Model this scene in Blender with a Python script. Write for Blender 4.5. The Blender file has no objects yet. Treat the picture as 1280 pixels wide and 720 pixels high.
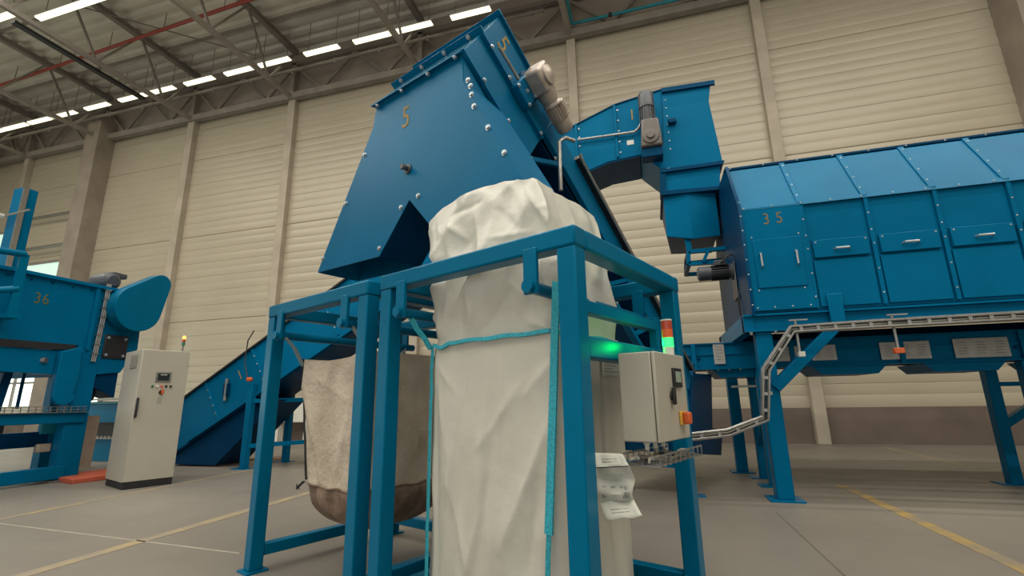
import bpy, bmesh, math, random
from mathutils import Vector, Matrix, noise
random.seed(7)
SC = bpy.context.scene
COL = SC.collection
V = Vector
# ------------------------------------------------------------------ camera
F = 595.45; PT = math.radians(13.317); RO = math.radians(-0.932); YW = math.radians(-15.986); H = 1.2
_cp, _sp, _cr, _sr = math.cos(PT), math.sin(PT), math.cos(RO), math.sin(RO)
def h2w(v):
    return V((v[0]*math.cos(YW)+v[1]*math.sin(YW), -v[0]*math.sin(YW)+v[1]*math.cos(YW), v[2]))
def ray(u, v):
    x = (u-640)/F; up_ = -(v-360)/F
    fx = x*_cr-up_*_sr; up = x*_sr+up_*_cr
    return h2w((fx, _cp-up*_sp, _sp+up*_cp))
EYE = V((0, 0, H))
# measuring helpers: where a sight line meets a real surface of the hall
def onz(u, v, z): d = ray(u, v); return EYE+d*((z-H)/d.z)
def ony(u, v, y): d = ray(u, v); return EYE+d*(y/d.y)
def onx(u, v, x): d = ray(u, v); return EYE+d*(x/d.x)
cam_d = bpy.data.cameras.new('camera'); cam = bpy.data.objects.new('camera', cam_d); COL.objects.link(cam)
right = h2w((_cr, -_sr*_sp*-1*0, 0))
fw = ray(640, 360).normalized()
rt = (ray(641, 360)-ray(639, 360)).normalized()
upv = rt.cross(fw).normalized()
cam.matrix_world = Matrix(((rt.x, upv.x, -fw.x, 0), (rt.y, upv.y, -fw.y, 0), (rt.z, upv.z, -fw.z, H), (0, 0, 0, 1)))
cam_d.sensor_width = 36; cam_d.sensor_fit = 'HORIZONTAL'; cam_d.lens = F/1280*36; cam_d.clip_end = 300; cam_d.clip_start = .05
SC.camera = cam

# ------------------------------------------------------------------ materials
def mat(name, col, rough=.5, metal=0, var=.06, scale=6., bump=0., bscale=40., spec=.5, coat=0., emit=None, estr=0., stretch=(1, 1, 1), col2=None, contrast=(.35, .65)):
    m = bpy.data.materials.new(name); m.use_nodes = True
    nt = m.node_tree; N = nt.nodes; L = nt.links; b = N['Principled BSDF']
    tc = N.new('ShaderNodeNewGeometry'); mp = N.new('ShaderNodeMapping'); mp.inputs['Scale'].default_value = stretch
    L.new(tc.outputs['Position'], mp.inputs['Vector'])
    nz = N.new('ShaderNodeTexNoise'); nz.inputs['Scale'].default_value = scale; nz.inputs['Detail'].default_value = 5
    L.new(mp.outputs[0], nz.inputs['Vector'])
    cr = N.new('ShaderNodeValToRGB'); L.new(nz.outputs['Fac'], cr.inputs['Fac'])
    c2 = col2 if col2 else [min(1, c*(1+var)) for c in col]
    c1 = col if col2 else [c*(1-var) for c in col]
    cr.color_ramp.elements[0].position = contrast[0]; cr.color_ramp.elements[1].position = contrast[1]
    cr.color_ramp.elements[0].color = (*c1, 1); cr.color_ramp.elements[1].color = (*c2, 1)
    L.new(cr.outputs['Color'], b.inputs['Base Color'])
    b.inputs['Roughness'].default_value = rough; b.inputs['Metallic'].default_value = metal
    b.inputs['Specular IOR Level'].default_value = spec
    if name.startswith(('blue_', 'dark_blue')): b.inputs['Specular Tint'].default_value = (.10, .62, .95, 1)
    b.inputs['Coat Weight'].default_value = coat
    if bump:
        n2 = N.new('ShaderNodeTexNoise'); n2.inputs['Scale'].default_value = bscale; n2.inputs['Detail'].default_value = 4
        L.new(mp.outputs[0], n2.inputs['Vector'])
        bp = N.new('ShaderNodeBump'); bp.inputs['Strength'].default_value = bump; bp.inputs['Distance'].default_value = .02
        L.new(n2.outputs['Fac'], bp.inputs['Height']); L.new(bp.outputs[0], b.inputs['Normal'])
    if emit:
        b.inputs['Emission Color'].default_value = (*emit, 1); b.inputs['Emission Strength'].default_value = estr
    return m
def fabric_folds(m, scale, stretch, strength, dist):
    # creased cloth: ridged noise driving the bump
    nt = m.node_tree; N = nt.nodes; L = nt.links; b = N['Principled BSDF']
    g = N.new('ShaderNodeNewGeometry'); mp = N.new('ShaderNodeMapping'); mp.inputs['Scale'].default_value = stretch; mp.inputs['Rotation'].default_value = (0, .25, .4)
    L.new(g.outputs['Position'], mp.inputs['Vector'])
    n = N.new('ShaderNodeTexNoise'); n.noise_type = 'RIDGED_MULTIFRACTAL'; n.inputs['Scale'].default_value = scale; n.inputs['Detail'].default_value = 4; n.inputs['Distortion'].default_value = .5
    L.new(mp.outputs[0], n.inputs['Vector'])
    bp = N.new('ShaderNodeBump'); bp.inputs['Strength'].default_value = strength; bp.inputs['Distance'].default_value = dist
    L.new(n.outputs['Fac'], bp.inputs['Height'])
    old = b.inputs['Normal'].links
    if old: L.new(old[0].from_socket, bp.inputs['Normal'])
    L.new(bp.outputs[0], b.inputs['Normal'])
    return m
def fabric(name, col, var, scale, rough, trans, bump, bscale, col2=None, stretch=(1, 1, 1)):
    m = mat(name, col, rough, 0, var, scale, bump, bscale, spec=.5, col2=col2, stretch=stretch)
    nt = m.node_tree; N = nt.nodes; L = nt.links; b = N['Principled BSDF']; out = N['Material Output']
    tr = N.new('ShaderNodeBsdfTranslucent'); tr.inputs['Color'].default_value = (*(col2 or col), 1)
    mx = N.new('ShaderNodeMixShader'); mx.inputs[0].default_value = trans
    L.new(b.outputs[0], mx.inputs[1]); L.new(tr.outputs[0], mx.inputs[2]); L.new(mx.outputs[0], out.inputs['Surface'])
    return m
BLUE = mat('blue_machine_paint', (.0003, .115, .245), .38, 0, .08, 1.3, .03, 25, spec=.22)
BLUE2 = mat('blue_frame_paint', (.0004, .116, .225), .30, 0, .06, 2.5, .03, 30, spec=.3)
NAVY = mat('dark_blue_paint_and_shade', (.0005, .033, .095), .45, 0, .12, 2, spec=.25)  # dark blue parts, plus the shade put into the chute's notch panels
STEEL = mat('galvanised_steel', (.30, .295, .28), .38, .75, .12, 18, .05, 60)
PANELST = mat('perforated_steel', (.40, .39, .36), .5, .5, .08, 12)
BOLT = mat('zinc_bolt', (.42, .47, .50), .35, .8, .05, 30)
GREYP = mat('light_grey_enclosure_paint', (.40, .375, .31), .42, 0, .03, 3, .02, 120)
BLACK = mat('black_rubber', (.012, .012, .014), .55, 0, .2, 15)
DARK = mat('charcoal_motor_paint', (.055, .062, .075), .42, 0, .15, 10)
MOTOR = mat('silver_motor_paint', (.42, .36, .31), .38, .35, .12, 12)
OCHRE = mat('ochre_stencil_paint', (.30, .20, .045), .7, 0, .2, 30)
WHITE = mat('white_paint', (.65, .64, .58), .5, 0, .03, 5)
PAPER = fabric('printed_paper', (.60, .60, .52), .04, 20, .7, .12, .1, 30)
PRINT = mat('faint_grey_print', (.33, .33, .31), .7, 0, .3, 200)
BAGW = fabric('white_woven_bag', (.60, .575, .50), .05, 3, .36, .14, .30, 9)
BAGS = fabric('white_bag_skirt', (.66, .64, .56), .05, 3, .30, .20, .35, 11)
BAGD = fabric('dirty_beige_bag', (.42, .345, .26), .2, 4, .6, .08, .6, 28, col2=(.60, .52, .42))
BAGB = fabric('soiled_bag_bottom', (.15, .10, .07), .2, 7, .7, .05, .6, 24, col2=(.31, .215, .155))
fabric_folds(BAGW, 1.7, (1, 1, .30), .9, .045); fabric_folds(BAGS, 2.6, (1, 1, .6), 1.0, .06); fabric_folds(BAGD, 2.2, (1, 1, .5), .6, .04)
TEAL = mat('turquoise_webbing', (.02, .35, .45), .6, 0, .25, 90, .3, 300)
WEBB = mat('grey_blue_webbing', (.20, .25, .27), .7, 0, .2, 60, .3, 200)
RED = mat('red_pipe_paint', (.30, .045, .03), .45, 0, .1, 5)
ORANGE = mat('orange_paint', (.60, .10, .02), .45, 0, .1, 8)
ORFLOOR = mat('orange_red_floor_paint', (.50, .10, .05), .6, 0, .1, 4)
BEIGE = mat('beige_painted_plate', (.36, .29, .22), .55, 0, .06, 5)
PIPE = mat('teal_pipe_paint', (.01, .22, .28), .4, 0, .1, 5)
CARD = mat('brown_cardboard', (.22, .14, .09), .8, 0, .15, 9, .1, 40)
SCREEN = mat('display_glass', (.02, .025, .03), .12, 0, .1, 30)
LCD = mat('green_grey_lcd', (.18, .22, .17), .2, 0, .1, 40, emit=(.5, .6, .42), estr=.12)
GLOWG = mat('green_lamp', (.02, .5, .15), .2, 0, .1, 30, emit=(.03, 1, .16), estr=1.6)
GLOWW = mat('bright_lamp_core', (.5, .9, .6), .2, 0, .1, 30, emit=(.35, 1, .5), estr=9)
REDL = mat('red_lamp_lens', (.42, .05, .02), .2, 0, .15, 60)
GREENL = mat('green_lamp_lens', (.02, .16, .08), .2, 0, .1, 60)
AMBER = mat('amber_lamp', (.7, .25, .02), .2, 0, .1, 60, emit=(1, .42, .10), estr=2.2)
TUBE = mat('fluorescent_lamp', (.9, .9, .8), .3, 0, .02, 5, emit=(1, .95, .66), estr=1.7)
TRUSS = mat('grey_truss_paint', (.25, .222, .195), .55, 0, .1, 2)
TRUSSD = mat('dark_truss_paint', (.20, .175, .155), .6, 0, .1, 2)
COLM = mat('concrete_column', (.42, .365, .29), .75, 0, .10, 1.6, .06, 30)
PILL = mat('brown_grey_pillar', (.30, .25, .205), .8, 0, .12, 1.3, .08, 20)
PLINTH = mat('brown_concrete_plinth', (.15, .115, .095), .85, 0, .14, 1.1, .1, 20)
WALL = mat('cream_wall_panel', (.445, .395, .30), .33, 0, .035, .5, .03, 2.5, spec=.5)
DECK = mat('grey_roof_deck', (.60, .57, .50), .55, .1, .08, .7)
GLASS = mat('daylit_window_glass', (.5, .6, .55), .15, 0, .05, 2, emit=(.72, 1.0, .86), estr=.65)
BRIGHTW = mat('bright_daylit_glass', (.6, .65, .6), .15, 0, .05, 2, emit=(.88, 1.0, .90), estr=1.5)
def floor_mat():
    m = mat('polished_concrete_floor', (.165, .146, .124), .42, 0, .1, .35, .04, 14, spec=.35, col2=(.235, .21, .18), contrast=(.3, .7))
    nt = m.node_tree; N = nt.nodes; L = nt.links; b = N['Principled BSDF']
    g = N.new('ShaderNodeNewGeometry'); n = N.new('ShaderNodeTexNoise'); n.inputs['Scale'].default_value = 2.2; n.inputs['Detail'].default_value = 8; n.inputs['Distortion'].default_value = .6
    L.new(g.outputs['Position'], n.inputs['Vector'])
    r = N.new('ShaderNodeMapRange'); r.inputs['To Min'].default_value = .32; r.inputs['To Max'].default_value = .62
    L.new(n.outputs['Fac'], r.inputs['Value']); L.new(r.outputs[0], b.inputs['Roughness'])
    return m
FLOOR = floor_mat()
YLINE = mat('worn_yellow_floor_paint', (.225, .185, .13), .6, 0, .1, 3.5, col2=(.36, .24, .075), contrast=(.40, .60))
YFAINT = mat('faded_yellow_floor_paint', (.265, .22, .16), .6, 0, .1, 3, col2=(.36, .275, .14), contrast=(.45, .65))
JOINT = mat('floor_joint_filler', (.33, .29, .24), .7, 0, .1, 6)
JOINTD = mat('dark_floor_crack', (.13, .11, .09), .8, 0, .1, 6)

# ------------------------------------------------------------------ mesh building
class MB:
    def __init__(s, f=None):
        s.bm = bmesh.new(); s.f = f or (lambda x, y, z: V((x, y, z)))
    def vs(s, pts): return [s.bm.verts.new(s.f(*p)) for p in pts]
    def face(s, vv):
        try: s.bm.faces.new(vv)
        except ValueError: pass
    def box(s, x0, x1, y0, y1, z0, z1):
        v = s.vs([(x, y, z) for z in (z0, z1) for (x, y) in ((x0, y0), (x1, y0), (x1, y1), (x0, y1))])
        for q in ((3, 2, 1, 0), (4, 5, 6, 7), (0, 1, 5, 4), (1, 2, 6, 5), (2, 3, 7, 6), (3, 0, 4, 7)): s.face([v[i] for i in q])
        return s
    def prism(s, pts, ax, h0, h1):
        def mk(p, h): return (h, p[0], p[1]) if ax == 'x' else (p[0], h, p[1]) if ax == 'y' else (p[0], p[1], h)
        a = s.vs([mk(p, h0) for p in pts]); b = s.vs([mk(p, h1) for p in pts]); n = len(pts)
        s.face(a[::-1]); s.face(b)
        for i in range(n): s.face([a[i], a[(i+1) % n], b[(i+1) % n], b[i]])
        return s
    def slab(s, pts, vec):     # polygon in space given a thickness vector
        a = s.vs([tuple(p) for p in pts]); b = s.vs([tuple(V(p)+V(vec)) for p in pts]); n = len(pts)
        s.face(a[::-1]); s.face(b)
        for i in range(n): s.face([a[i], a[(i+1) % n], b[(i+1) % n], b[i]])
        return s
    def rings(s, rs, caps=True):
        R = [s.vs(r) for r in rs]; n = len(R[0])
        for A, B in zip(R, R[1:]):
            for i in range(n): s.face([A[i], A[(i+1) % n], B[(i+1) % n], B[i]])
        if caps: s.face(R[0][::-1]); s.face(R[-1])
        return s
    def cyl(s, p, q, r, r2=None, n=16):
        return s.tube([p, q], r, n, r2)
    def tube(s, pts, r, n=8, r2=None):
        pts = [V(p) for p in pts]; rs = []
        for i, p in enumerate(pts):
            d = (pts[min(i+1, len(pts)-1)]-pts[max(i-1, 0)]).normalized()
            u = d.orthogonal().normalized() if i == 0 else (pu-d*pu.dot(d)).normalized()
            pu = u; w = d.cross(u)
            rad = r if r2 is None else r+(r2-r)*i/(len(pts)-1)
            rs.append([tuple(p+(u*math.cos(t)+w*math.sin(t))*rad) for t in [2*math.pi*k/n for k in range(n)]])
        return s.rings(rs)
    def lathe(s, p, axis, prof, n=20):   # prof: (distance along axis, radius)
        p = V(p); d = V(axis).normalized(); u = d.orthogonal().normalized(); w = d.cross(u)
        rs = [[tuple(p+d*h+(u*math.cos(t)+w*math.sin(t))*max(r, 1e-4)) for t in [2*math.pi*k/n for k in range(n)]] for h, r in prof]
        return s.rings(rs)
    def bar(s, p, q, w, h, up=(0, 0, 1)):
        p = V(p); q = V(q); d = (q-p).normalized(); x = d.cross(V(up)).normalized(); y = x.cross(d)
        c = [x*i*w/2+y*j*h/2 for i, j in ((-1, -1), (1, -1), (1, 1), (-1, 1))]
        return s.rings([[tuple(p+k) for k in c], [tuple(q+k) for k in c]])
    def sheet(s, grid, thick=0):         # grid of points, open surface
        G = [s.vs(r) for r in grid]
        for A, B in zip(G, G[1:]):
            for i in range(len(A)-1): s.face([A[i], A[i+1], B[i+1], B[i]])
        return s
def loc_of(o):
    while o.parent: o = o.parent
    return o.location
def part(name, mb, m, parent=None, label=None, bev=0, smooth=35, solid=0, sub=0):
    bm = mb.bm
    if not solid: bmesh.ops.recalc_face_normals(bm, faces=bm.faces)
    if parent is not None:
        off = loc_of(parent)
        for v in bm.verts: v.co -= off
    me = bpy.data.meshes.new(name); bm.to_mesh(me); bm.free()
    me.polygons.foreach_set('use_smooth', [True]*len(me.polygons)); me.set_sharp_from_angle(angle=math.radians(smooth))
    me.materials.append(m)
    o = bpy.data.objects.new(name, me); COL.objects.link(o)
    if parent is not None: o.parent = parent
    if label: o['label'] = label
    if solid:
        md = o.modifiers.new('thickness', 'SOLIDIFY'); md.thickness = solid; md.offset = 0
    if sub:
        md = o.modifiers.new('subdivision', 'SUBSURF'); md.levels = sub; md.render_levels = sub
    if bev:
        md = o.modifiers.new('bevel', 'BEVEL'); md.width = bev; md.segments = 2; md.limit_method = 'ANGLE'; md.angle_limit = math.radians(40)
    return o
def thing(name, label, cat, loc, group=None):
    o = bpy.data.objects.new(name, None); COL.objects.link(o); o.location = V(loc); o.empty_display_size = .2
    return tag(o, label, cat, group)
def tag(o, label, cat, group=None):
    o['label'] = label; o['category'] = cat
    if group: o['group'] = group
    return o
def solo(name, mb, m, label, cat, group=None, loc=None, **k):   # a thing that is one mesh
    o = part(name, mb, m, None, **k); return tag(o, label, cat, group)
def struct(name, mb, m, **k):
    o = part(name, mb, m, None, **k); o['kind'] = 'structure'; return o
def copies(o, locs):
    for l in locs:
        c = o.copy(); COL.objects.link(c); c.location = l
_bolts = {}
def bolts(parent, pts, nrm, r=.011, h=.01, m=None, name='bolt'):
    m = m or BOLT; n = V(nrm).normalized(); key = (tuple(round(c, 3) for c in n), r, h, m.name)
    for p in pts:
        if key not in _bolts:
            b = MB(); b.lathe((0, 0, 0), n, [(0, r*1.5), (h*.3, r*1.5), (h*.35, r), (h, r), (h*1.15, r*.7)], 8)
            bmesh.ops.recalc_face_normals(b.bm, faces=b.bm.faces)
            me = bpy.data.meshes.new(name); b.bm.to_mesh(me); b.bm.free(); me.materials.append(m); _bolts[key] = me
        o = bpy.data.objects.new(name, _bolts[key]); COL.objects.link(o); o.parent = parent; o.location = V(p)-loc_of(parent)
def lerp(p, q, t): return V(p)+(V(q)-V(p))*t
def along(p, q, n, e=0.): return [lerp(p, q, e+(1-2*e)*i/(n-1)) for i in range(n)]
def text(s, org, r, u, size, parent, m=OCHRE, name='number_marking', depth=.0015, xs=.8, stencil=True):
    cu = bpy.data.curves.new(name, 'FONT'); cu.body = s; cu.size = size; cu.extrude = depth; cu.align_x = 'CENTER'; cu.align_y = 'CENTER'; cu.space_character = 1.1
    t = bpy.data.objects.new('tmp', cu); COL.objects.link(t)
    dg = bpy.context.evaluated_depsgraph_get(); dg.update()
    me = bpy.data.meshes.new_from_object(t.evaluated_get(dg)); bpy.data.objects.remove(t)
    r = V(r).normalized(); u = V(u).normalized(); n = r.cross(u)
    off = loc_of(parent)
    for v in me.vertices: v.co = V(org)+r*v.co.x*xs+u*v.co.y+n*v.co.z-off
    me.materials.clear(); me.materials.append(m)
    o = bpy.data.objects.new(name, me); COL.objects.link(o); o.parent = parent; o['label'] = 'ochre painted number %s' % s
    return o
exec_parts = []
# ================================================================== SETTING
WY = 14.49; ZT = 13.6; X0, X1 = -33.0, 16.0
struct('floor', MB().box(X0-.3, X1, -14, WY+.3, -.2, 0), FLOOR)
# wall of horizontal profiled panels: the profile runs along x, real grooves
mb = MB(); prof = []; z = .9; i = 0
while z < 13.5:
    big = (i % 6 == 5)
    g = .045 if big else .022; d = .03 if big else .011
    prof += [(WY, z), (WY-.016, z+.12), (WY-.004, z+.27), (WY+.004, z+.30), (WY-.016, z+.42), (WY, z+.60-g), (WY+d, z+.60-g*.5)]
    z += .60; i += 1
prof += [(WY, z), (WY+.3, z), (WY+.3, .9)]
mb.prism(prof, 'x', X0, X1); struct('wall_back', mb, WALL, smooth=20)
struct('trim_20', MB().box(X0, X1, WY-.01, WY+.3, z, 16.3), mat('grey_brown_fascia', (.33, .285, .245), .7, 0, .08, 1.2))
struct('baseboard_back', MB().box(X0, X1, WY-.03, WY+.3, 0, .9), PLINTH)
# left wall with a wide daylit window band
mb = MB(); xl = X0
mb.box(xl-.3, xl, -14, -6, 0, 16); mb.box(xl-.3, xl, 12, WY, 0, 16); mb.box(xl-.3, xl, -6, 12, 5.2, 16); mb.box(xl-.3, xl, -6, 12, 0, .4)
struct('wall_left', mb, WALL)
w = struct('window_1', MB().box(xl-.2, xl-.17, -6, 12, .4, 5.2), BRIGHTW)
f = MB()
for k in range(10): f.box(xl-.16, xl-.06, -6+k*2-.05, -6+k*2+.05, .4, 5.2)
f.box(xl-.16, xl-.06, -6, 12, 2.7, 2.8)
part('window_frame', f, TRUSS, w)
# unseen upper front wall, added to shade the back wall's top; open below
struct('wall_front_blocker', MB().box(X0-.3, X1, -14.3, -14, 7.5, 16.4), WALL)
struct('wall_right', MB().box(X1, X1+.3, -14, WY+.3, 0, 16.4), WALL)
# concrete posts in front of the wall
n = 0
for x, wd, dp, m in ((4.05, .30, .22, COLM), (-1.82, .30, .22, COLM), (-7.55, .30, .22, COLM), (-13.45, .34, .24, COLM), (-18.78, .36, .26, COLM), (-29.4, .34, .26, COLM)):
    n += 1; struct('trim_%d' % n, MB().box(x-wd/2, x+wd/2, WY-dp, WY+.1, 0, 13.55), m, bev=.012)
for x, wd, dp in ((-24.15, .85, .75), (10.6, 1.5, .9)):
    n += 1; struct('trim_%d' % n, MB().box(x-wd/2, x+wd/2, WY-dp, WY+.1, 0, 14.6), PILL, bev=.02)
# ceiling: trapezoidal metal deck, ribs parallel to the wall
prof = []; y = -8.0; zc = 15.95
while y < WY+.3:
    prof += [(y, zc), (y+.20, zc), (y+.27, zc+.12), (y+.44, zc+.12)]; y += .51
prof += [(y, zc), (y, zc+.4), (-8.0, zc+.4)]
mb = MB(); mb.prism(prof, 'x', X0-.3, X1); struct('ceiling', mb, DECK, smooth=20)
# windows in the wall bay left of the large pillar
p = ony(42, 326, WY-.05); q = ony(97, 318, WY-.05)
w = struct('window_2', MB().box(-28.9, -24.6, WY-.06, WY-.03, 4.6, 7.75), GLASS)
f = MB(); f.box(-28.95, -24.55, WY-.12, WY-.02, 7.75, 7.86); f.box(-28.95, -28.85, WY-.12, WY-.02, 4.6, 7.8); f.box(-28.9, -24.6, WY-.10, WY-.02, 6.2, 6.25)
part('window_frame', f, TRUSS, w)
w = struct('window_4', MB().box(-32.2, -21.6, WY-.07, WY-.03, 1.3, 4.1), BRIGHTW)
f = MB()
for k in range(9): f.box(-32.2+k*1.325-.05, -32.2+k*1.325+.05, WY-.14, WY-.02, 1.3, 4.1)
f.box(-32.2, -21.6, WY-.13, WY-.02, 2.25, 2.33); f.box(-32.2, -21.6, WY-.13, WY-.02, 4.1, 4.2)
part('window_frame', f, TRUSS, w)
w = struct('window_3', MB().box(-32.4, -30.0, WY-.06, WY-.03, 5.2, 9.6), GLASS)
f = MB(); f.box(-32.4, -30.0, WY-.12, WY-.02, 9.6, 9.7); f.box(-31.3, -31.2, WY-.1, WY-.02, 5.2, 9.6)
part('window_frame', f, TRUSS, w)

# ------------------------------------------------------------------ floor markings (paint lies on the floor)
def stripe(name, p, q, w, m, label, cat='floor marking', z=.003):
    p = V((p[0], p[1], 0)); q = V((q[0], q[1], 0)); d = (q-p).normalized(); s = V((-d.y, d.x, 0))*w/2
    b = MB(); b.slab([p+s, p-s, q-s, q+s], (0, 0, z)); o = solo(name, b, m, label, cat); return o
stripe('floor_line', onz(1330, 735, 0), onz(1050, 606, 0), .13, YLINE, 'worn yellow floor line running towards the lower right corner')
stripe('floor_line', (4.98, 10.4), (5.1, 13.7), .10, YFAINT, 'short faded yellow floor line beneath the large machine near the back wall')
a0 = onz(-60, 745, 0); a1 = onz(400, 612, 0)
stripe('floor_line', a0, a1, .13, YFAINT, 'faded yellow floor line passing left of the hanging dirty bag')
a0 = onz(-40, 657, 0); a1 = onz(310, 588, 0)
stripe('floor_line', a0, a1, .09, YFAINT, 'faded yellow floor line along the foot of the tall grey cabinet')
a0 = onz(-30, 651, 0); a1 = onz(300, 692, 0)
stripe('floor_joint', a0, a1, .022, JOINT, 'pale joint crossing the concrete floor in the left foreground', 'floor joint')
a0 = onz(970, 640, 0); a1 = onz(1056, 720, 0)
stripe('floor_joint', a0, a1, .012, JOINTD, 'thin dark crack in the floor right of the bag frame', 'floor joint')

# ================================================================== ROOF STEEL
def roof_truss(x, label):
    t = thing('roof_truss', label, 'roof truss', (x, 14.2, ZT), 'roof trusses at right angles to the wall')
    y0, y1 = -4.0, 14.25; zt = 15.75
    part('bottom_chord', MB().box(x-.075, x+.075, y0, y1, ZT-.075, ZT+.075), TRUSS, t)
    part('top_chord', MB().box(x-.11, x+.11, y0, y1, zt-.1, zt+.1), TRUSSD, t)
    n = 7; L = (y1-y0)/n
    for k in range(n):
        ya = y1-k*L
        part('web_member', MB().bar((x, ya-.02, zt), (x, ya-L/2, ZT), .07, .07), TRUSS, t)
        part('web_member', MB().bar((x, ya-L/2, ZT), (x, ya-L, zt), .07, .07), TRUSSD, t)
    return t
T = [(-29.4, 'leftmost grey roof truss, in the far upper left corner'), (-24.15, 'grey roof truss meeting the large concrete pillar'),
     (-18.75, 'grey roof truss with a black cable strip beside its lower chord'), (-13.45, 'grey roof truss ending above the wall post in the middle left'),
     (-7.6, 'grey roof truss ending just left of the blue chute peak'), (-1.85, 'grey roof truss above the turquoise pipe elbow')]
for x, l in T: roof_truss(x, l)
# truss running along the wall
t = thing('wall_truss', 'long grey lattice truss running along the top of the cream wall', 'truss', (-12, 14.3, ZT))
part('bottom_chord', MB().box(X0, X1, 14.12, 14.36, ZT-.12, ZT+.14), TRUSS, t)
part('top_chord', MB().box(X0, X1, 14.16, 14.32, 15.1, 15.28), TRUSSD, t)
cols = [-33, -29.4, -24.15, -18.75, -13.45, -7.6, -1.85, 4.05, 10.6]
for a_, b_ in zip(cols, cols[1:]):
    L = (b_-a_)/4
    part('web_post', MB().box(a_-.1, a_+.1, 14.16, 14.32, ZT, 15.2), TRUSS, t)
    for k in range(4):
        p0 = V((a_+k*L, 14.24, ZT+.1 if k % 2 else 15.1)); p1 = V((a_+(k+1)*L, 14.24, 15.1 if k % 2 else ZT+.1))
        part('web_member', MB().bar(p0, p1, .09, .09), TRUSS, t)
# grey backing beam / purlins under the deck
PL = ['grey purlin under the roof deck above the lamp row', 'grey purlin under the roof deck crossing beside the red pipe', 'grey purlin under the roof deck, highest up in the corner of the picture']
for yy, l in zip((12.6, 9.9, 7.2), PL):
    solo('roof_purlin', MB().box(X0, X1, yy-.04, yy+.04, 15.86, 15.95), TRUSS, l, 'purlin', 'purlins under the roof deck')
# thin bracing rods
def rod(p, q, r, m, label, cat='bracing rod', g=None): return solo('bracing_rod', MB().cyl(p, q, r, n=8), m, label, cat, g)
rod(onz(85, 4, 15.6), onz(330, 72, 15.6), .025, TRUSSD, 'thin bracing rod between two roof trusses left of the red pipe')
rod((-18.7, 7.3, ZT), (-13.4, 9.5, 15.7), .03, TRUSSD, 'thin slanting brace between the second and third visible trusses')
# red sprinkler pipe
a0 = onz(0, 107, 15.2); a1 = onz(311, 0, 15.2); d = (a1-a0).normalized()
t = thing('sprinkler_pipe', 'long red sprinkler pipe hung under the roof deck', 'pipe', a0+d*8)
mb = MB(); mb.cyl(a0-d*6, a1+d*8, .065, n=12); part('pipe_run', mb, RED, t)
for k in range(7):
    p = a0+d*(1+k*3.0); part('pipe_hanger', MB().cyl(p, p+V((0, 0, .75)), .014, n=6), TRUSSD, t)
# black cable strip beside the third truss
pa = onz(16, 27, 13.45); pb = onz(180, 124, 13.45)
t = thing('cable_strip', 'long black cable strip beside the lower chord of a roof truss', 'cable strip', lerp(pa, pb, .5))
part('strip', MB().bar(pa, pb, .20, .10), BLACK, t)
for k in range(6):
    p = lerp(pa, pb, .05+.18*k); part('hanger', MB().cyl(p, p+V((0, 0, .5)), .015, n=6), TRUSS, t)
# dark conduit below the lamp row
t = thing('cable_conduit', 'dark conduit with small clamps running just below the lamp row', 'conduit', (-14, 13.6, 14.3))
part('conduit', MB().cyl((X0, 13.62, 14.32), (-2.6, 13.62, 14.32), .07, n=10), TRUSSD, t)
for k in range(15):
    part('clamp', MB().cyl((-31+k*2, 13.62, 14.2), (-31+k*2, 13.62, 14.45), .03, n=8), STEEL, t)
# fluorescent lamps in a row
LX = [(p, q) for p, q in ((0, 22), (23, 50), (52, 77), (79, 107), (118, 146), (158, 190), (192, 224), (236, 271), (284, 323), (325, 363), (380, 423), (440, 486), (490, 538), (560, 611))]
xs = [(onz(p, 176-.283*p, 14.5).x, onz(q, 176-.283*q, 14.5).x) for p, q in LX]
def lamp(x0, x1, y, z, label, group):
    c = (x0+x1)/2; t = thing('ceiling_lamp', label, 'lamp', (c, y, z), group); L = (x1-x0)/2*.97
    part('housing', MB().box(c-L, c+L, y-.13, y+.13, z+.02, z+.07), WHITE, t, bev=.01)
    part('diffuser', MB().prism([(y-.12, z+.02), (y-.09, z-.025), (y+.09, z-.025), (y+.12, z+.02)], 'x', c-L*.99, c+L*.99), TUBE, t)
    for s in (-.8, .8): part('hanger', MB().cyl((c+L*s, y, z+.09), (c+L*s, y, z+1.45), .012, n=6), TRUSSD, t)
names = ['first from the left edge', 'second from the left edge', 'third from the left edge', 'fourth from left, above the large pillar', 'fifth from left', 'sixth from the left edge', 'seventh from the left edge', 'eighth from the left edge', 'ninth from the left edge', 'tenth from the left edge', 'fourth from the chute peak', 'third from the chute peak', 'second from the chute peak', 'nearest to the blue chute peak']
for (x0, x1), nm in zip(xs, names):
    lamp(x0, x1, 13.2, 14.5, 'glowing fluorescent lamp in the long ceiling row, '+nm, 'fluorescent lamps in the ceiling row')
a0 = onz(37, 17, 14.5); a1 = onz(12, 24, 14.5)
lamp(-19.75, -16.45, 8.95, 14.5, 'glowing fluorescent lamp in the top left corner, right one of the near pair', 'fluorescent lamps in the near row')
lamp(-23.4, -20.0, 8.55, 14.5, 'glowing fluorescent lamp in the top left corner, cut by the picture edge', 'fluorescent lamps in the near row')
# turquoise pipe under the wall truss
t = thing('water_pipe', 'turquoise pipe with an elbow running along the wall below the truss', 'pipe', (0, 14.0, 13.9))
part('pipe_run', MB().tube([(-1.70, 8, 13.86), (-1.70, 13.95, 13.86), (-1.66, 14.02, 13.86), (-1.58, 14.02, 13.86), (9.5, 14.02, 13.9)], .055, 10), PIPE, t)
for x in (-.4, 2.2, 5.0): part('pipe_clamp', MB().cyl((x-.06, 14.02, 13.88), (x+.06, 14.02, 13.88), .075, n=12), BLACK, t)
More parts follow.
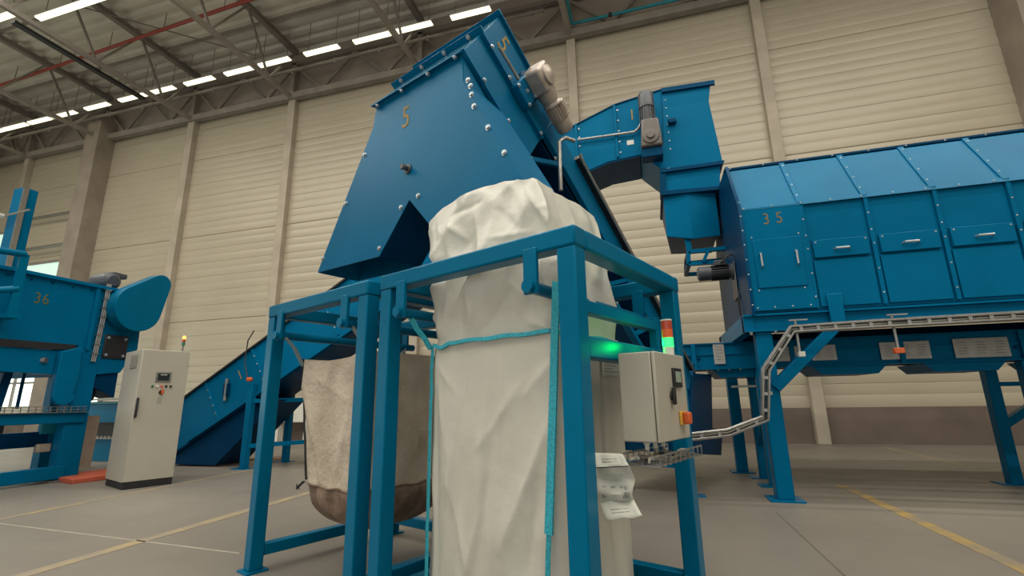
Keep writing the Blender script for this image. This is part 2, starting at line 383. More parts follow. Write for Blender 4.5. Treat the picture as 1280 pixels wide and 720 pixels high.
# rails and tall blue column by the wall on the far left
for (p, q, z, l) in ((-28.9, -24.6, 10.0, 'grey horizontal rail on the wall left of the large pillar, upper one'), (-28.6, -24.6, 8.45, 'grey horizontal rail on the wall just above the pale window')):
    t = thing('wall_rail', l, 'rail', (-26.5, 14.2, z))
    part('rail', MB().cyl((p, 14.15, z), (q, 14.15, z), .07, n=10), STEEL, t)
    for x in (p+.1, q-.2): part('bracket', MB().cyl((x, 14.15, z), (x, 14.5, z-.02), .05, n=8), STEEL, t)
    if z < 9: part('rail_post', MB().cyl((p+.25, 14.15, z), (p+.25, 14.15, z-.75), .06, n=8), STEEL, t)
t = thing('column', 'tall dark blue steel column standing before the wall at the far left', 'column', (-20.45, 10, 0))
part('shaft', MB().box(-20.75, -20.2, 9.9, 10.3, 0, 8.62), BLUE, t, bev=.02)
part('foot_plate', MB().box(-20.95, -20.0, 9.7, 10.5, 0, .03), NAVY, t)
part('edge_highlight', MB().box(-20.19, -20.12, 9.86, 10.0, 0, 8.6), STEEL, t)  # bright strip standing in for the highlight down the column's side
t = thing('pendant_lamp', 'white flat lamp on a grey arm fixed to the tall blue column', 'lamp', (-20.8, 9.7, 7.55))
part('lamp_head', MB().box(-21.25, -20.55, 9.45, 9.8, 7.50, 7.60), WHITE, t, bev=.02)
part('arm', MB().cyl((-20.6, 9.75, 7.55), (-19.4, 9.75, 7.62), .035, n=8), STEEL, t)
# ================================================================== BAG FRAMES (a runs along the frame front, b runs to the back)
AN = math.radians(-22); A = V((math.cos(AN), math.sin(AN), 0)); B = V((-A.y, A.x, 0)); C0 = V((-.325, 2.158, 0))
def SF(a, b, z): return C0+A*a+B*b+V((0, 0, z))
def onS(u, v, n, d):   # sight line on the plane  n.(a,b)=d
    dr = ray(u, v); nn = A*n[0]+B*n[1]; return EYE+dr*((d+C0.dot(nn)-EYE.dot(nn))/dr.dot(nn))
def bag_frame(label, a0, a1, side):
    t = thing('bag_frame', label, 'steel frame', SF((a0+a1)/2, .635, 0), 'blue bag frames')
    d = 1.27; h = .05
    for a in (a0, a1):
        for b in (0, d):
            part('post', MB(SF).box(a-h, a+h, b-h, b+h, 0.012, 1.9), BLUE2, t, bev=.008)
            part('foot_plate', MB(SF).box(a-.08, a+.08, b-.08, b+.08, 0, .014), BLUE2, t)
    e = .055
    part('top_rail', MB(SF).box(a0-e, a1+e, -e, e, 1.9, 2.0), BLUE2, t, bev=.012)
    part('top_rail', MB(SF).box(a0-e, a1+e, d-e, d+e, 1.9, 2.0), BLUE2, t, bev=.012)
    for a in (a0, a1): part('top_rail', MB(SF).box(a-e, a+e, e, d-e, 1.9, 2.0), BLUE2, t, bev=.012)
    for a in (a0, a1): part('lower_rail', MB(SF).box(a-.04, a+.04, h, d-h, .10, .18), BLUE2, t, bev=.006)
    part('lower_rail', MB(SF).box(a0+h, a1-h, d-.04, d+.04, .10, .18), BLUE2, t, bev=.006)
    # hanging bars for the bag loops, each on two drop plates
    for a in (a0+.16, a1-.20):
        bar = part('hanging_bar', MB(SF).cyl((a, -.09, 1.735), (a, d+.05, 1.735), .032, n=14), BLUE2, t)
        for b in (0.0, d): part('drop_plate', MB(SF).box(a-.04, a+.04, b-.012-.05, b+.012-.05, 1.70, 1.93), BLUE2, bar, bev=.004)
    if side:
        part('side_rail', MB(SF).box(a1-.03, a1+.03, h, .95, 1.60, 1.66), BLUE2, t, bev=.005)
        part('side_rail', MB(SF).box(a1-.045, a1+.045, h, d-h, 1.385, 1.485), BLUE2, t, bev=.008)
        part('upright_bar', MB(SF).box(a1-.02, a1+.03, .92, .97, 1.485, 1.68), BLUE2, t, bev=.004)
    return t
bag_frame('blue steel bag frame in the right foreground holding the clean white bag', -1.34, 0, True)
bag_frame('blue steel bag frame behind on the left holding the dirty hanging bag', -2.84, -1.58, False)

# ------------------------------------------------------------------ clean white bulk bag
def sq(a0, a1, b0, b1, z, n=18, r=.12, bulge=0.):
    """rounded square outline, n points per side, starting at the front-left corner"""
    ca, cb, ha, hb = (a0+a1)/2, (b0+b1)/2, (a1-a0)/2, (b1-b0)/2; P = []
    cs = [(-1, -1), (1, -1), (1, 1), (-1, 1)]
    for k in range(4):
        p, q = cs[k], cs[(k+1) % 4]
        for i in range(n):
            s = i/n; x = p[0]+(q[0]-p[0])*s; y = p[1]+(q[1]-p[1])*s
            bl = 1+bulge*(1-(2*s-1)**2)
            if k % 2: x *= bl
            else: y *= bl
            m = max(abs(x), abs(y)); l = math.hypot(x, y); f = 1.0
            dcor = max(0, min(abs(x), abs(y))/m-(1-r)); f = 1-.35*dcor
            P.append((ca+x*ha*f, cb+y*hb*f, z))
    return P
def folded(P, amp, sc, seed, sx=1., sz=1.):
    o = []
    for (a, b, z) in P:
        q = V((a*sc*sx+seed, b*sc*sx, z*sc*sz)); n = noise.noise_vector(q); n2 = noise.noise_vector(q*2.3+V((3, 1, 7)))
        r = 1-abs(noise.noise(q*1.3+V((9, 2, 4))))*2
        o.append((a+(n.x+.5*n2.x)*amp+r*amp*.3, b+(n.y+.5*n2.y)*amp-r*amp*.6, z))
    return o
def crease(P, lines, bl):
    # raised or sunk cloth folds along lines (a0,z0,a1,z1,height,width) on the front of a bag
    o = []
    for (a, b, z) in P:
        d_ = 0
        if b < bl:
            for (a0, z0, a1, z1, h, w) in lines:
                da, dz = a1-a0, z1-z0; L2 = da*da+dz*dz; t = ((a-a0)*da+(z-z0)*dz)/L2
                if -.08 < t < 1.08:
                    tt = min(1, max(0, t)); dist = math.hypot(a-a0-da*tt, z-z0-dz*tt); e = math.sin(math.pi*min(1, max(0, .08+.84*t)))
                    bend = .012*math.sin(t*7+a0*9); d_ += h*e*math.exp(-abs(dist+bend*.3)/w)
        o.append((a, b-d_, z))
    return o
def pxl(rows, b_):
    o = []
    for (u0, v0, u1, v1, h, w) in rows:
        p = onS(u0, v0, (0, 1), b_)-C0; q = onS(u1, v1, (0, 1), b_)-C0; o.append((p.dot(A), p.z, q.dot(A), q.z, h, w))
    return o
bag = thing('bulk_bag', 'clean white bulk bag with turquoise seams standing in the right blue frame', 'bag', SF(-.63, .64, 0))
aL, aR, bF, bK, zt = -1.105, -.185, .14, .86, 1.545
rs = []
N = 110
BL = pxl([(690, 520, 625, 690, .030, .035), (600, 640, 580, 730, .02, .03), (583, 445, 570, 570, -.010, .010), (628, 445, 619, 600, .008, .010), (655, 470, 600, 560, .018, .03), (545, 470, 565, 600, .016, .022), (565, 560, 552, 720, .022, .02), (690, 450, 650, 500, .018, .03), (612, 560, 600, 700, -.016, .02), (560, 590, 585, 720, .018, .016), (672, 600, 655, 720, -.02, .03), (540, 450, 575, 500, .014, .03)], .12)
for i in range(N+1):
    t_ = i/N; z = zt*(1-t_)+.005
    k = 1-.5*math.exp(-((1-t_)/.03))*.2
    bul = .035*math.sin(math.pi*min(1, t_*1.05))+.01
    P = sq(aL-.0*t_, aR, bF, bK, z, 64, .10, bul)
    am = .015*min(1, t_*6)*(1+.6*t_)
    P = folded(P, am, 3.2, 1.7, 1.5, .45); Q = []; ca_, cb_ = (aL+aR)/2, (bF+bK)/2
    for j, (a_, b_, z_) in enumerate(P):   # long shallow drag folds
        u = j/len(P)*14; w_ = u+1.2*noise.noise(V((u*.5, t_*1.3, 5)))+1.4*t_*math.sin(u); c_ = abs((w_ % 1)-.5)*2
        k = 1+.035*(c_-.5)*min(1, t_*5)*abs(noise.noise(V((u*.6, t_*1.5, 3))))*2
        Q.append((ca_+(a_-ca_)*k, cb_+(b_-cb_)*k, z_))
    rs.append(crease(Q, BL, .3))
part('bag_body', MB(SF).rings(rs), BAGW, bag, smooth=80)
# skirt drawn up around the right outlet of the chute
rs = []; n = 60
SL = pxl([(652, 232, 700, 300, .035, .022), (590, 255, 610, 330, .03, .03), (560, 270, 600, 250, -.02, .02), (570, 395, 612, 330, .03, .022), (585, 425, 600, 380, .02, .02), (660, 400, 690, 412, .02, .02), (640, 350, 690, 410, .022, .022), (555, 300, 566, 400, -.022, .025), (620, 260, 650, 290, -.022, .03), (690, 260, 730, 300, .025, .03), (610, 300, 670, 290, .016, .02), (575, 330, 560, 420, .02, .018), (600, 420, 650, 360, -.014, .02), (560, 282, 585, 300, .025, .016), (672, 255, 700, 262, .018, .018)], .17)
def zrim(a, b):   # height of the skirt rim
    if b < .45:
        s = (a+1.29)/(.88); pts = [(0, 2.36), (.08, 2.43), (.2, 2.49), (.45, 2.53), (.62, 2.54), (.74, 2.535), (.9, 2.51), (1.0, 2.48)]
        s = max(0, min(1, s))
        for (s0, z0), (s1, z1) in zip(pts, pts[1:]):
            if s <= s1: zf = z0+(z1-z0)*(s-s0)/(s1-s0); break
    else: zf = 2.45
    return zf
M = 70
for i in range(M+1):
    s = i/M
    bot = sq(aL+.015, aR-.005, bF+.012, bK-.02, zt-.01, n, .12, .01); top = sq(-1.28, -.37, .24, 1.06, 2.45, n, .10, .02)
    mid = sq(-1.125, -.19, .13, .88, 1.9, n, .14, .015)
    P = []
    for p, m_, q in zip(bot, mid, top):
        if s < .4: u = s/.4; u = u*u*(3-2*u); a_, b_ = p[0]+(m_[0]-p[0])*u, p[1]+(m_[1]-p[1])*u
        else: u = (s-.4)/.6; u = u**1.2; a_, b_ = m_[0]+(q[0]-m_[0])*u, m_[1]+(q[1]-m_[1])*u
        # blend of rim height by position round the opening
        zr = zrim(q[0], q[1]); ff = max(0, min(1, (q[1]-.2)/.6)); zr = zr*(1-ff)+2.47*ff if q[0] > -.5 else zr*(1-ff)+2.35*ff
        z = (zt-.01)+(zr-zt+.01)*s
        P.append((a_, b_, z))
    am = .026*min(1, s*5)
    P = folded(P, am, 2.6, 5.1, 1.2, 1.0); ca_, cb_ = -.7, .5; Q = []
    for j, (a_, b_, z_) in enumerate(P):   # pleats that run up from the waist, sharp crests
        u = j/len(P)*9.0; w_ = u+1.6*noise.noise(V((u*.7, s*1.7, 2.2)))+.5*s; c_ = abs((w_ % 1)-.5)*2; c_ = c_**1.5
        k = 1+.085*(c_-.45)*min(1, s*4)*(.6+.8*abs(noise.noise(V((u*.8, s*2.3, 9)))))
        Q.append((ca_+(a_-ca_)*k, cb_+(b_-cb_)*k, z_))
    rs.append(crease(Q, SL, .45))
skirt = part('bag_skirt', MB(SF).rings(rs, caps=False), BAGS, bag, label='loose white skirt of the bag pulled over the chute outlet', smooth=80)
def seam(name, pts, w, m, parent, nrm, th=.006, lab=None, frame=SF):
    mb = MB(frame); g = []
    up = V(nrm)
    for i, p in enumerate(pts):
        p = V(p); d = (V(pts[min(i+1, len(pts)-1)])-V(pts[max(i-1, 0)])).normalized(); s_ = d.cross(up).normalized()*w/2
        g.append([tuple(p-s_-up*th), tuple(p+s_-up*th), tuple(p+s_+up*th), tuple(p-s_+up*th)])
    mb.rings(g); return part(name, mb, m, parent, lab)
def zz(p0, p1, n, amp, ax):
    o = []
    for i in range(n+1):
        p = lerp(p0, p1, i/n); k = noise.noise(V((i*.35, ax, 0)))*amp; o.append((p.x+k, p.y, p.z))
    return o
seam('corner_seam', zz((aL+.008, bF-.003, zt-.01), (aL+.008, bF-.012, .02), 40, .008, 1), .036, TEAL, bag, (-.5, -.85, 0), lab='turquoise overlocked seam on the left front corner')
P = []
for i in range(41):
    w_ = onS(691.5-7*i/40, 418+310*i/40, (0, 1), .098)-C0; P.append((w_.dot(A)+.004*noise.noise(V((i*.4, 3, 0))), w_.dot(B), w_.z))
seam('corner_seam', P, .022, TEAL, bag, (.4, -.9, 0), lab='turquoise seam on the right front corner')
P = [(aL+.03+(aR-aL-.06)*i/30, bF-.016-.012*math.sin(math.pi*i/30), zt-.005-.03*max(0, 1-abs(i-2.5)/2.5)+.003*math.sin(i*.7)) for i in range(31)]
seam('top_seam', P, .022, TEAL, bag, (0, -1, .1), lab='wavy turquoise seam across the bag top')
P = [(aR+.005, bF+.02+(bK-bF-.05)*i/12, zt-.01+.006*math.sin(i)) for i in range(13)]
seam('top_seam', P, .022, TEAL, bag, (1, 0, .1), lab='turquoise seam along the right side of the bag top')
# loops up to the hanging bars
P = [(-1.18, .03, 1.71), (-1.155, .06, 1.64), (-1.125, .10, 1.58), (-1.105, .13, 1.52)]
seam('lifting_loop', P, .035, TEAL, bag, (0, -1, 0), lab='taut turquoise loop at the left front corner')
P = []
for (u, v, b_) in ((695.5, 352, -.03), (694.5, 390, .02), (693.5, 425, .08), (691.5, 500, .09), (688.5, 590, .095), (686, 668, .095)):
    w_ = onS(u, v, (0, 1), b_)-C0; P.append((w_.dot(A), w_.dot(B), w_.z))
seam('lifting_loop', P, .042, TEAL, bag, (0, -1, 0), lab='broad turquoise loop running down the right front corner')
# printed patch on the right side of the bag
pt = MB(SF); pt.box(aR+.022, aR+.026, .56, .80, 1.33, 1.47); lb = part('label_patch', pt, PAPER, bag, 'pale printed patch at the top of the right side')
for k in range(7): part('print_line', MB(SF).box(aR+.0262, aR+.0275, .58, .78-.05*(k % 3), 1.452-.017*k, 1.459-.017*k), PRINT, lb)

# ------------------------------------------------------------------ folded paper sheets
t = thing('paper_sheets', 'crumpled strip of printed white sheets hanging beside the front frame post', 'paper', SF(.15, .25, 1.0))
bq = .16
quads = [((742, 566), (778, 567)), ((744, 584), (786, 582)), ((746, 600), (794, 600)), ((748, 618), (790, 618)), ((750, 628), (793, 626)), ((757, 651), (803, 645))]
offs = [0, -.035, .0, -.02, .0, -.06]
g = []
for i in range(len(quads)-1):
    for k in range(5):
        s = k/5; l = lerp(V((*quads[i][0], 0)), V((*quads[i+1][0], 0)), s); r_ = lerp(V((*quads[i][1], 0)), V((*quads[i+1][1], 0)), s)
        off = bq+offs[i]*(1-s)+offs[i+1]*s
        row = []
        for j in range(9):
            p = lerp(l, r_, j/8); w_ = onS(p.x, p.y, (0, 1), off+.008*math.sin(j*1.1+i*2)+.012*noise.noise(V((i+s, j*.4, 3)))); row.append(tuple(w_))
        g.append(row)
p = quads[-1]; g.append([tuple(onS(p[0][0]+(p[1][0]-p[0][0])*j/8, p[0][1]+(p[1][1]-p[0][1])*j/8+1.2*math.sin(j*1.3), (0, 1), bq-.06)) for j in range(9)])
part('sheet', MB().sheet(g), PAPER, t, solid=.0015, smooth=50)
def strip(r0, j0, j1, hh, nm='print_line', m=PRINT):
    G = [[tuple(V(g[r][j])-B*.004) for j in range(j0, j1+1)] for r in (r0,)]
    G.append([tuple(V(p_)-V((0, 0, hh))) for p_ in G[0]])
    part(nm, MB().sheet(G), m, t, solid=.001)
strip(5, 0, 8, .004, 'fold_line', BLACK)
for r0 in (2, 3, 8, 22, 23): strip(r0, 2, 6, .003)
for r0, j in ((12, 1), (12, 3), (12, 5), (12, 6)): strip(r0, j, j+1, .05)

# ------------------------------------------------------------------ dirty bag hanging in the left frame
bag = thing('bulk_bag', 'dirty beige bulk bag with a sagging brown bottom hanging in the left frame', 'bag', SF(-2.25, .67, .4))
DL = pxl([(382, 455, 405, 600, .03, .03), (405, 600, 445, 632, .025, .02), (452, 460, 425, 590, .03, .03), (440, 500, 432, 620, -.02, .02), (395, 470, 440, 500, .015, .03), (400, 520, 420, 610, -.015, .02)], .18)
rs = []; N = 50; a0, a1, b0, b1 = -2.66, -1.78, .16, 1.10; ztop = 1.56; zb = .62
for i in range(N+1):
    t_ = i/N
    z = ztop-(ztop-zb)*t_
    P = sq(a0+.15*t_, a1-.05*t_, b0+.03*t_, b1-.03*t_, z, 40, .16, .03+.05*t_)
    P = [(a, b, z-.04*(1-t_)*math.sin(math.pi*min(1, max(0, (a-a0)/(a1-a0))))*(1 if b < .3 or b > 1 else .4)) for a, b, _ in P]
    rs.append(crease(folded(P, .022, 3.0, 3.3, 1.3, .5), DL, .4))
part('bag_body', MB(SF).rings(rs, caps=False), BAGD, bag, smooth=80)
last = rs[-1]; rb = [last]; cx, cy = (a0+a1)/2, (b0+b1)/2
for i in range(1, 15):
    u = i/14; rr = math.cos(u*math.pi/2)**.75 if u < 1 else .02; rr = max(rr, .02)
    rb.append(folded([(cx+(a-cx)*rr, cy+(b-cy)*rr, z-.33*math.sin(u*math.pi/2)) for a, b, z in last], .016, 4, 7.7))
part('bag_bottom', MB(SF).rings(rb), BAGB, bag, 'brown stained rounded bottom of the bag', smooth=80)
P = [(cx+(a-cx)*1.012, cy+(b-cy)*1.012, z+.006*math.sin(i*.5)) for i, (a, b, z) in enumerate(last)]; P.append(P[0])
mb = MB(SF); mb.tube(P, .007, 8); part('bottom_seam', mb, BAGB, bag, 'thick puckered seam above the bag bottom')
for (aa, bb, lab) in ((a0+.01, b0+.01, 'dark corner cord at the left front edge'), (a1-.03, b0+.01, 'light corner cord at the right front edge')):
    P = [(aa+.012*noise.noise(V((i*.3, aa, 1)))-.012*(aa < -2.4)+(.14 if aa < -2.4 else -.05)*i/20, bb-.015+.03*i/20, 1.56-.92*i/20) for i in range(21)]
    part('corner_cord', MB(SF).tube(P, .009, 6), BLACK if aa < -2.4 else BAGD, bag, lab)
for (aa, bb, at, bt) in ((a0+.0, b0+.0, a0+.02, -.02), (a1, b0, a1+.02, .0), (a1, b1, a1+.02, b1+.1), (a0, b1, a0, b1+.1)):
    P = [(at, bt, 1.72), (lerp((at, bt, 0), (aa, bb, 0), .5).x, lerp((at, bt, 0), (aa, bb, 0), .5).y, 1.64), (aa, bb, 1.50)]
    seam('lifting_loop', P, .05, WEBB, bag, (0, -1, 0))
for k in range(4):
    part('loose_thread', MB(SF).tube([(a0+.12+.01*k, b0+.01, .63), (a0+.10-.01*k, b0-.01, .60-.01*k), (a0+.09-.012*k, b0, .57+.012*k)], .004, 5), BLACK, bag)

# ================================================================== DISCHARGE CHUTE marked 5
ch = thing('discharge_chute', 'large blue two-legged discharge chute marked 5 above both bags', 'chute', SF(-1.6, .55, 2.3))
f0, f1 = .33, .76; th = .008
pol = [(-2.10, 3.73), (-1.05, 3.72), (-1.045, 3.50), (-.475, 2.475), (-1.235, 2.31), (-1.605, 2.72), (-1.95, 2.335), (-2.86, 2.365), (-2.13, 3.55)]
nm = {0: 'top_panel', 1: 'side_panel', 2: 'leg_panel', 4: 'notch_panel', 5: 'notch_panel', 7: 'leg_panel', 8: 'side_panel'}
part('front_panel', MB(SF).prism(pol, 'y', f0, f0+th), BLUE, ch)
part('rear_panel', MB(SF).prism([(-2.16, 3.42), (-1.0, 3.42)]+pol[3:8], 'y', f1-th, f1), BLUE, ch)
for i, n_ in nm.items():
    if i == 0: continue
    if n_ == 'side_panel':
        x_ = pol[i][0] if i == 1 else pol[0][0]; part(n_, MB(SF).prism([(f0+th, 3.48), (f0+th, 3.70), (.60, 3.49), (.62, 3.46)], 'x', x_-th, x_) if i == 8 else MB(SF).prism([(f0+th, 3.48), (f0+th, 3.70), (.60, 3.49), (.62, 3.46)], 'x', x_, x_+th), BLUE, ch); continue
    p, q = V((*pol[i], 0)), V((*pol[(i+1) % 9], 0)); d = (q-p).normalized(); nn = V((-d.y, d.x, 0))*-1*th
    part(n_, MB(SF).prism([(p.x, p.y), (q.x, q.y), (q.x+nn.x, q.y+nn.y), (p.x+nn.x, p.y+nn.y)], 'y', f0+th, f1-th), NAVY if n_ == 'notch_panel' else BLUE, ch)  # notch panels in darker blue: shade inside the notch put into the colour
for (p, q) in (((-2.12, 3.73), (-1.03, 3.72)),):
    part('top_flange', MB(SF).slab([(p[0], f0-.045, p[1]), (q[0], f0-.045, q[1]), (q[0], f0+.05, q[1]+.02), (p[0], f0+.05, p[1]+.02)], (0, 0, .012)), BLUE, ch)
bolts(ch, [SF(a, f0, z) for a, z in ((-.965, 3.42), (-.955, 3.345), (-.99, 3.48), (-.80, 3.02), (-.93, 3.24), (-.66, 2.78), (-2.23, 3.32), (-2.47, 2.93), (-2.78, 2.48), (-1.70, 2.68), (-1.50, 2.72), (-1.95, 2.40))], -B, .015, .014)
bolts(ch, [SF(a, f0-.03, 3.715) for a in (-2.04, -1.72, -1.40, -1.10)], V((0, 0, -1)), .014, .014)
kb = MB(SF); kb.lathe((-1.63, f0, 2.985), (0, -1, 0), [(0, .04), (.012, .04), (.015, .02), (.05, .02), (.055, .028), (.07, .02)], 14); part('sensor_knob', kb, DARK, ch)
text('5', SF(-1.685, f0-.002, 3.46), A, (0, 0, 1), .27, ch)

# ================================================================== INCLINED CONVEYOR marked 5
th35 = math.radians(35); ct, st = math.cos(th35), math.sin(th35)
def K(a, t, n): return SF(a, .78+t*ct-n*st, 4.4-t*st-n*ct)
KT = (B*ct-V((0, 0, st))); KN = (B*-st-V((0, 0, ct)))
cv = thing('belt_conveyor', 'steep blue belt conveyor marked 5 rising behind the chute', 'conveyor', K(-1.57, 7.0, .9)*1)
cv.location.z = 0
s0, s1 = -2.10, -1.05
hb = part('head_box', MB(K).box(s0, s1, 0, .98, 0, .81), BLUE, cv, bev=.006)
part('end_cover', MB(K).box(s0+.01, s1-.01, -.006, 0, .02, .80), mat('glossy_blue_cover', (.003, .16, .26), .22, 0, .05, 2, spec=.6, coat=1.0), hb)
part('end_flange', MB(K).box(s0-.03, s1+.03, -.05, .0, .0, .02), BLUE, hb)
part('end_flange', MB(K).box(s0-.03, s1+.035, -.055, .02, .415, .43), BLUE, hb)
part('side_flange', MB(K).box(s1, s1+.035, 0.0, .98, .425, .44), BLUE, hb)
part('side_flange', MB(K).box(s1, s1+.04, -.02, 5.0, .80, .815), BLUE, cv)
part('side_flange', MB(K).box(s1, s1+.03, 0.0, .98, 0.0, .012), BLUE, hb)
text('5', K(s1+.003, .18, .19), KT, -KN, .28, cv)
bolts(cv, [K(s1+.036, .12+.27*i, .432) for i in range(5)], A, .013, .012)
bolts(cv, [K(s0+.1+.28*i, -.03, .432) for i in range(4)], KN*1, .014, .014)
bolts(cv, [K(s1+.04, .25+.36*i, .79) for i in range(13)], A, .013, .012)
# belt tensioner on the side of the head
tn = part('tensioner', MB(K).cyl((s1+.05, .16, .36), (s1+.05, .58, .33), .014, n=10), STEEL, cv)
part('bearing_block', MB(K).box(s1, s1+.08, .46, .68, .26, .46), BLUE, tn, bev=.01)
bolts(cv, [K(s1+.08, t_, n_) for t_, n_ in ((.48, .28), (.66, .28), (.48, .44), (.66, .44), (.57, .36))], A, .013, .014)
part('side_brace', MB(K).bar((s1+.03, .62, 0.02), (s1+.03, .47, .24), .03, .03), BLUE, tn)
# frame girders
for a, nm_ in ((s1, 1), (s0, -1)):
    part('upper_beam', MB(K).box(a-.06 if nm_ > 0 else a, a if nm_ > 0 else a+.06, .98, 5.0, .04, .30), BLUE, cv, bev=.006)
    part('lower_beam', MB(K).box(a-.05 if nm_ > 0 else a, a if nm_ > 0 else a+.05, .98, 5.0, .70, .80), BLUE, cv, bev=.006)
    for k in range(5):
        t0 = 1.0+k*.78
        part('girder_bar', MB(K).bar((a-.03*nm_, t0, .72), (a-.03*nm_, t0+.35, .28), .05, .04), BLUE, cv)
        if k % 2 == 0: part('girder_bar', MB(K).bar((a-.03*nm_, t0+.7, .72), (a-.03*nm_, t0+.7, .28), .05, .04), BLUE, cv)
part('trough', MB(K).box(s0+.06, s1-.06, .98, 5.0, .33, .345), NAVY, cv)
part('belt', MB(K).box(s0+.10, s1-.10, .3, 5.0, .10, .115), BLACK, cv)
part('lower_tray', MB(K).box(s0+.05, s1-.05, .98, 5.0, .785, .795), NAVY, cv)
part('edge_seal', MB(K).box(s1-.02, s1+.05, 1.45, 4.9, -.03, .04), BLACK, cv, 'black cable channel on the upper edge')
bolts(cv, [K(s1+.05, 1.6+.25*i, .005) for i in range(13)], A, .010, .01)
part('conduit', MB(K).tube([(s1+.07, 1.42, .02), (s1+.075, 1.5, .06), (s1+.075, 4.9, .06)], .014, 8), STEEL, cv)
# vertical cable pipe
p = onS(699, 178, (1, 0), s1+.16); q = onS(701, 238, (1, 0), s1+.16)
part('cable_pipe', MB().tube([q, p, p+KT*.0+V((.01, .02, .03)), p+V((.05, .06, .07)), p+V((.12, .12, .06))], .018, 10), STEEL, cv, 'bright vertical cable pipe')
# geared motor on the head shaft
def K2(a, t, n): return K(s1+(a-s1)*.85, .58+(t-.80)*.85, .19+(n-.20)*.85)
gm = part('gear_housing', MB(K2).box(s1+.05, s1+.26, .66, .92, .05, .31), MOTOR, cv, 'silver grey gear housing', bev=.025)
part('mounting_flange', MB(K2).lathe((s1, .80, .20), (1, 0, 0), [(0, .16), (.04, .16), (.05, .12), (.07, .11)], 20), NAVY, gm)
part('gear_neck', MB(K2).lathe((s1+.15, .91, .17), (0, 1, 0), [(0, .11), (.07, .105), (.14, .09), (.17, .105)], 20), MOTOR, gm)
mb = MB(K2); pr = [(0, .115)]
mb.lathe((s1+.15, 1.07, .17), (0, 1, 0), [(0, .10), (.02, .10), (.02, .08), (.20, .08), (.20, .092), (.31, .092), (.335, .075)], 24); mo = part('motor', mb, MOTOR, cv, 'silver grey ribbed motor')
for k in range(18):
    an = 2*math.pi*k/18; c, s = math.cos(an), math.sin(an)
    part('cooling_fin', MB(K2).bar((s1+.15+.085*c, 1.09, .17+.085*s), (s1+.15+.085*c, 1.27, .17+.085*s), .006, .024, (c, 0, s)), MOTOR, mo)
part('terminal_box', MB(K2).box(s1+.09, s1+.22, 1.10, 1.25, .015, .09), MOTOR, mo, bev=.015)
part('output_cover', MB(K2).lathe((s1+.26, .79, .17), (1, 0, 0), [(0, .10), (.025, .10), (.03, .07), (.045, .04)], 20), MOTOR, gm)
# tail of the conveyor low down in the back
tp_ = []
for u, v in ((866, 452), (868, 467), (888, 468), (889, 535), (902, 537), (900, 569), (866, 567), (862, 500)):
    w_ = onS(u, v, (1, 0), s1)-C0; tp_.append((w_.dot(B), w_.z))
part('tail_box', MB(SF).prism(tp_, 'x', s0-.02, s1+.02), NAVY, cv, 'dark tail box', bev=.008)
for a in (s0+.05, s1-.05):
    for t_ in (5.2,):
        p = K(a, t_, .8); q = V((p.x, p.y, .01))
        leg = part('leg', MB().bar(p, q, .09, .09, B), BLUE, cv); part('foot_plate', MB().box(q.x-.15, q.x+.15, q.y-.1, q.y+.1, 0, .014), BLUE, leg)
p = K(s0+.05, 5.2, .8); q = K(s1-.05, 5.2, .8); part('cross_bar', MB().bar((p.x, p.y, .35), (q.x, q.y, .35), .06, .06), BLUE, cv)

# ================================================================== CONTROL BOX on the frame side
bx = thing('control_box', 'grey control box with handle and orange switch mounted on the right frame side', 'control box', SF(.2, .55, 1.1))
a_in = .075
def bsolve():
    p = onS(772, 442, (1, 0), a_in); q = p-C0; return q.dot(B), p.z
b0_, z1_ = bsolve(); p = onS(824, 554, (0, 1), b0_); a_out = (onS(817, 440, (0, 1), b0_)-C0).dot(A); z0_ = p.z
b1_ = (onS(859, 500, (1, 0), a_out)-C0).dot(B)
print('BOX', b0_, b1_, a_out, z0_, z1_)
part('housing', MB(SF).box(a_in, a_out-.02, b0_, b1_, z0_, z1_), GREYP, bx, bev=.006)
dr = part('door', MB(SF).box(a_out-.016, a_out, b0_, b1_, z0_, z1_), GREYP, bx, bev=.005)
L_ = b1_-b0_; Hh = z1_-z0_
hd = MB(SF); hd.lathe((a_out, b0_+.44*L_, z0_+.50*Hh), (1, 0, 0), [(0, .022), (.008, .022)], 14); hd.box(a_out+.008, a_out+.022, b0_+.44*L_-.014, b0_+.44*L_+.014, z0_+.40*Hh, z0_+.60*Hh)
part('door_handle', hd, BLACK, dr, 'black turning handle', bev=.008)
dp = part('display', MB(SF).box(a_out, a_out+.012, b0_+.52*L_, b0_+.80*L_, z0_+.60*Hh, z0_+.83*Hh), BLACK, dr, 'small black framed display', bev=.003)
part('screen', MB(SF).box(a_out+.012, a_out+.014, b0_+.57*L_, b0_+.75*L_, z0_+.66*Hh, z0_+.79*Hh), LCD, dp)
sw = part('main_switch', MB(SF).box(a_out, a_out+.012, b0_+.64*L_, b0_+.82*L_, z0_+.16*Hh, z0_+.32*Hh), mat('yellow_switch_plate', (.6, .33, .04), .5), dr, 'orange red main switch on a yellow plate', bev=.004)
part('switch_knob', MB(SF).box(a_out+.012, a_out+.045, b0_+.68*L_, b0_+.80*L_, z0_+.17*Hh, z0_+.31*Hh), ORANGE, sw, bev=.008)
